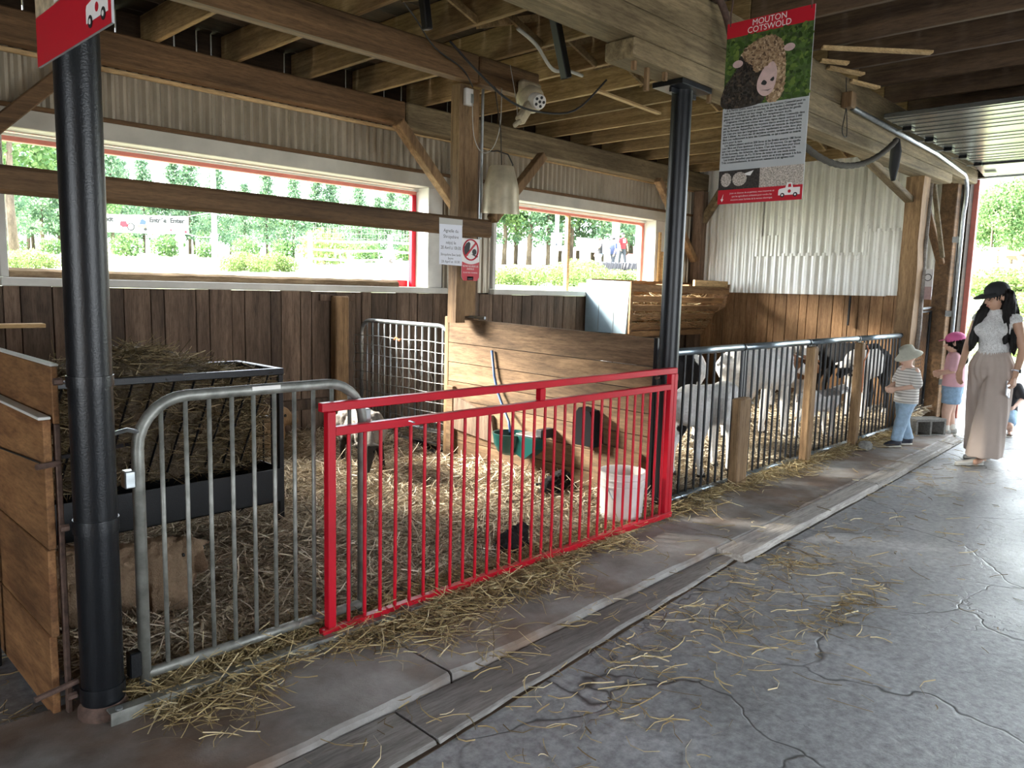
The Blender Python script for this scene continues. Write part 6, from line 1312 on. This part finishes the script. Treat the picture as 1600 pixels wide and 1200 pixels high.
# ================================================================== STRAW
def bedz(x, y): return .058 + .026 * np.sin(x * 3.1 + 1.3 * np.sin(y * 2.3)) + .022 * np.sin(y * 4.3 + x * 1.9) + .010 * np.sin(x * 9 + y * 7)
for nm, x0, x1, y0, y1, lab in (('straw_bedding', .78, 4.33, 2.80, 6.46, 'trampled straw bedding of the sheep pen'), ('goat_bedding', 4.43, 10.8, 2.86, 6.46, 'trampled straw bedding of the goat pen')):
    nx = int((x1 - x0) / .06); ny = int((y1 - y0) / .06); gx = np.linspace(x0, x1, nx + 1); gy = np.linspace(y0, y1, ny + 1); X, Y = np.meshgrid(gx, gy, indexing='ij'); Z = bedz(X, Y) + RNG.normal(size=X.shape) * .005
    idx = np.arange((nx + 1) * (ny + 1)).reshape(nx + 1, ny + 1)
    q = np.stack([idx[:-1, :-1], idx[1:, :-1], idx[1:, 1:], idx[:-1, 1:]], -1).reshape(-1, 4)
    me = bpy.data.meshes.new(nm); me.from_pydata(np.stack([X, Y, Z], -1).reshape(-1, 3).tolist(), [], q.tolist()); me.polygons.foreach_set('use_smooth', [True] * len(me.polygons)); me.materials.append(MAT['bedding'])
    o = link(bpy.data.objects.new(nm, me)); tag(o, lab, 'straw', None, 'stuff')
def straws(name, P, length, width, mat, lab, cat, pitch=.25, parent=None, bend=.5, lift=0):
    n = len(P); r = RNG; L = length[0] + (length[1] - length[0]) * r.random(n) ** 1.5; yaw = r.random(n) * 6.283; pt = r.normal(size=n) * pitch; cv = r.normal(size=n) * bend
    t = np.linspace(-.5, .5, 4); pts = np.zeros((n, 4, 3)); tw = r.random(n) * 3.14
    ang = yaw[:, None] + cv[:, None] * t[None, :] * 1.6
    step = L[:, None] / 3
    dx = np.cos(ang) * np.cos(pt)[:, None] * step; dy = np.sin(ang) * np.cos(pt)[:, None] * step; dz = np.sin(pt)[:, None] * step * np.ones(4)
    for c, dd in enumerate((dx, dy, dz)): s = np.cumsum(dd, 1); pts[:, :, c] = P[:, c][:, None] + s - s[:, 1:3].mean(1)[:, None]
    if lift is not None: zmin = pts[:, :, 2].min(1); pts[:, :, 2] += np.maximum(0, (P[:, 2] - .012) - zmin)[:, None]
    w = width * (.6 + .8 * r.random(n)); side = np.stack([-np.sin(ang) * np.cos(tw)[:, None], np.cos(ang) * np.cos(tw)[:, None], np.sin(tw)[:, None] * np.ones((1, 4))], -1) * w[:, None, None] * .5
    co = np.stack([pts - side, pts + side], 2).reshape(n * 8, 3)
    b = (np.arange(n) * 8)[:, None, None]; k = np.array([[0, 1, 3, 2], [2, 3, 5, 4], [4, 5, 7, 6]])[None]; f = (b + k).reshape(-1, 4); m = len(f)
    me = bpy.data.meshes.new(name); me.vertices.add(len(co)); me.vertices.foreach_set('co', co.ravel()); me.loops.add(m * 4); me.loops.foreach_set('vertex_index', f.ravel()); me.polygons.add(m); me.polygons.foreach_set('loop_start', np.arange(m) * 4); me.polygons.foreach_set('loop_total', np.full(m, 4)); me.update(calc_edges=True); me.materials.append(MAT[mat])
    o = bpy.data.objects.new(name, me); link(o, parent)
    if parent is None: tag(o, lab, cat, None, 'stuff')
    else: o['kind'] = 'stuff'
    return o
def uni(n, x0, x1, y0, y1, zf, extra=.02, py=1.0):
    x = x0 + (x1 - x0) * RNG.random(n); y = y0 + (y1 - y0) * RNG.random(n) ** py; return np.stack([x, y, zf(x, y) + extra * RNG.random(n)], 1)
straws('loose_straw', uni(62000, .84, 4.26, 2.80, 6.40, bedz, .03, 1.25), (.04, .17), .0034, 'straw', 'loose straw stems covering the sheep pen floor', 'straw')
straws('coarse_straw', uni(15000, .84, 4.26, 2.80, 6.40, bedz, .045, 1.25), (.07, .22), .0052, 'straw', 'longer straw stems on top of the sheep pen floor', 'straw', .3)
straws('loose_straw_far', uni(26000, 4.48, 10.7, 2.92, 6.40, bedz, .03, 1.5), (.06, .20), .0055, 'straw', 'loose straw stems covering the goat pen floor', 'straw')
def spill(n, x0, x1, yc, sp, z=.05):
    x = x0 + (x1 - x0) * RNG.random(n); cl = .5 + .5 * np.sin(x * 5.3) * np.sin(x * 2.1 + 1); y = yc - np.abs(RNG.normal(size=n)) * sp * (.5 + cl); return np.stack([x, np.minimum(y, 2.78), z + .045 * RNG.random(n) * np.clip((y - 2.2) / .5, 0, 1)], 1)
straws('spilled_straw', np.concatenate([spill(9500, .9, 3.6, 2.74, .17), spill(4200, 3.6, 9.0, 2.76, .09)]), (.05, .20), .0033, 'straw_light', 'straw spilled over the kerb in front of the gates', 'straw')
def scat(n, c, s, z=.006): p = np.stack([RNG.normal(c[0], s[0], n), RNG.normal(c[1], s[1], n), np.full(n, z)], 1); return p
fs = [scat(260, (3.4, 1.55), (1.1, .3)), scat(150, (3.0, 1.75), (.7, .16)), scat(120, (3.9, 1.7), (.5, .25)), scat(130, (3.75, 1.30), (.28, .05)), scat(60, (4.1, 1.77), (.12, .08)), scat(90, (2.2, 1.55), (.5, .15)), scat(90, (5.2, 1.85), (1.0, .2)), scat(120, (7.2, 1.9), (.9, .25)), scat(70, (9.3, 2.3), (.4, .2)), scat(60, (5, 1.2), (1.5, .5)), scat(120, (2.2, 2.05), (.9, .12), .034), scat(70, (6, 2.2), (1.6, .1), .05), scat(160, (.6, 2.75), (.25, .25), .01)]
straws('scattered_straw', np.concatenate(fs), (.04, .20), .0038, 'straw_light', 'single straws scattered over the concrete floor', 'straw', .05, None, .9)
# hay in the feeder and the rack
n = 9000; x = FX0 + .03 + (FX1 - FX0 - .06) * RNG.random(n); v_ = RNG.random(n); top = .98 + .17 * np.exp(-((x - 1.50) / .36) ** 2); z = .40 + (top - .40) * v_ ** .7; half = .06 + .17 * np.clip((z - .4) / .55, 0, 1); half = np.where(z > .98, .20 * np.sqrt(np.clip(1 - ((z - .98) / .2), .05, 1)), half); y = 4.25 + half * (2 * RNG.random(n) - 1)
straws('hay_heap', np.stack([x, y, z], 1), (.10, .30), .0042, 'hay', 'heap of dry hay filling the black feeder', 'hay', .35, None, .9, None)
hc = MB(); rg_ = []
for zz, hf, s_ in ((.42, .05, .55), (.7, .13, .56), (.95, .19, .57), (1.03, .15, .42), (1.10, .06, .22)): rg_.append(((1.58 if zz < 1 else 1.50, 4.25, zz), s_, hf))
me = blob([('l', rg_)], .03, 3, lambda co: .02 * wn(co, 22), None); o = obj('hay_core', me, 'bedding', None, True); tag(o, 'packed hay inside the black feeder', 'hay', None, 'stuff')
n = 1500; z = 1.03 + .45 * RNG.random(n); straws('rack_hay', np.stack([8.15 + 2.2 * RNG.random(n), 6.1 + .22 * (2 * RNG.random(n) - 1), z], 1), (.10, .25), .006, 'hay', 'dark hay left in the wooden rack', 'hay', .3, None, .9, None)

# trees and shrubs of one kind are told apart by their order from the left in the picture
_grp = {}
for o in bpy.data.objects:
    if o.parent is None and o.get('category') in ('tree', 'shrub') and o.get('group'): _grp.setdefault((o['group'], o['label']), []).append(o)
for (g_, l_), os_ in _grp.items():
    os_.sort(key=lambda o: (o.location.x * cr[0] + o.location.y * cr[1]) / (o.location.x * cf[0] + o.location.y * cf[1]))
    for i, o in enumerate(os_): o['label'] = l_ + ', ' + ORD[i] + ' from the left'
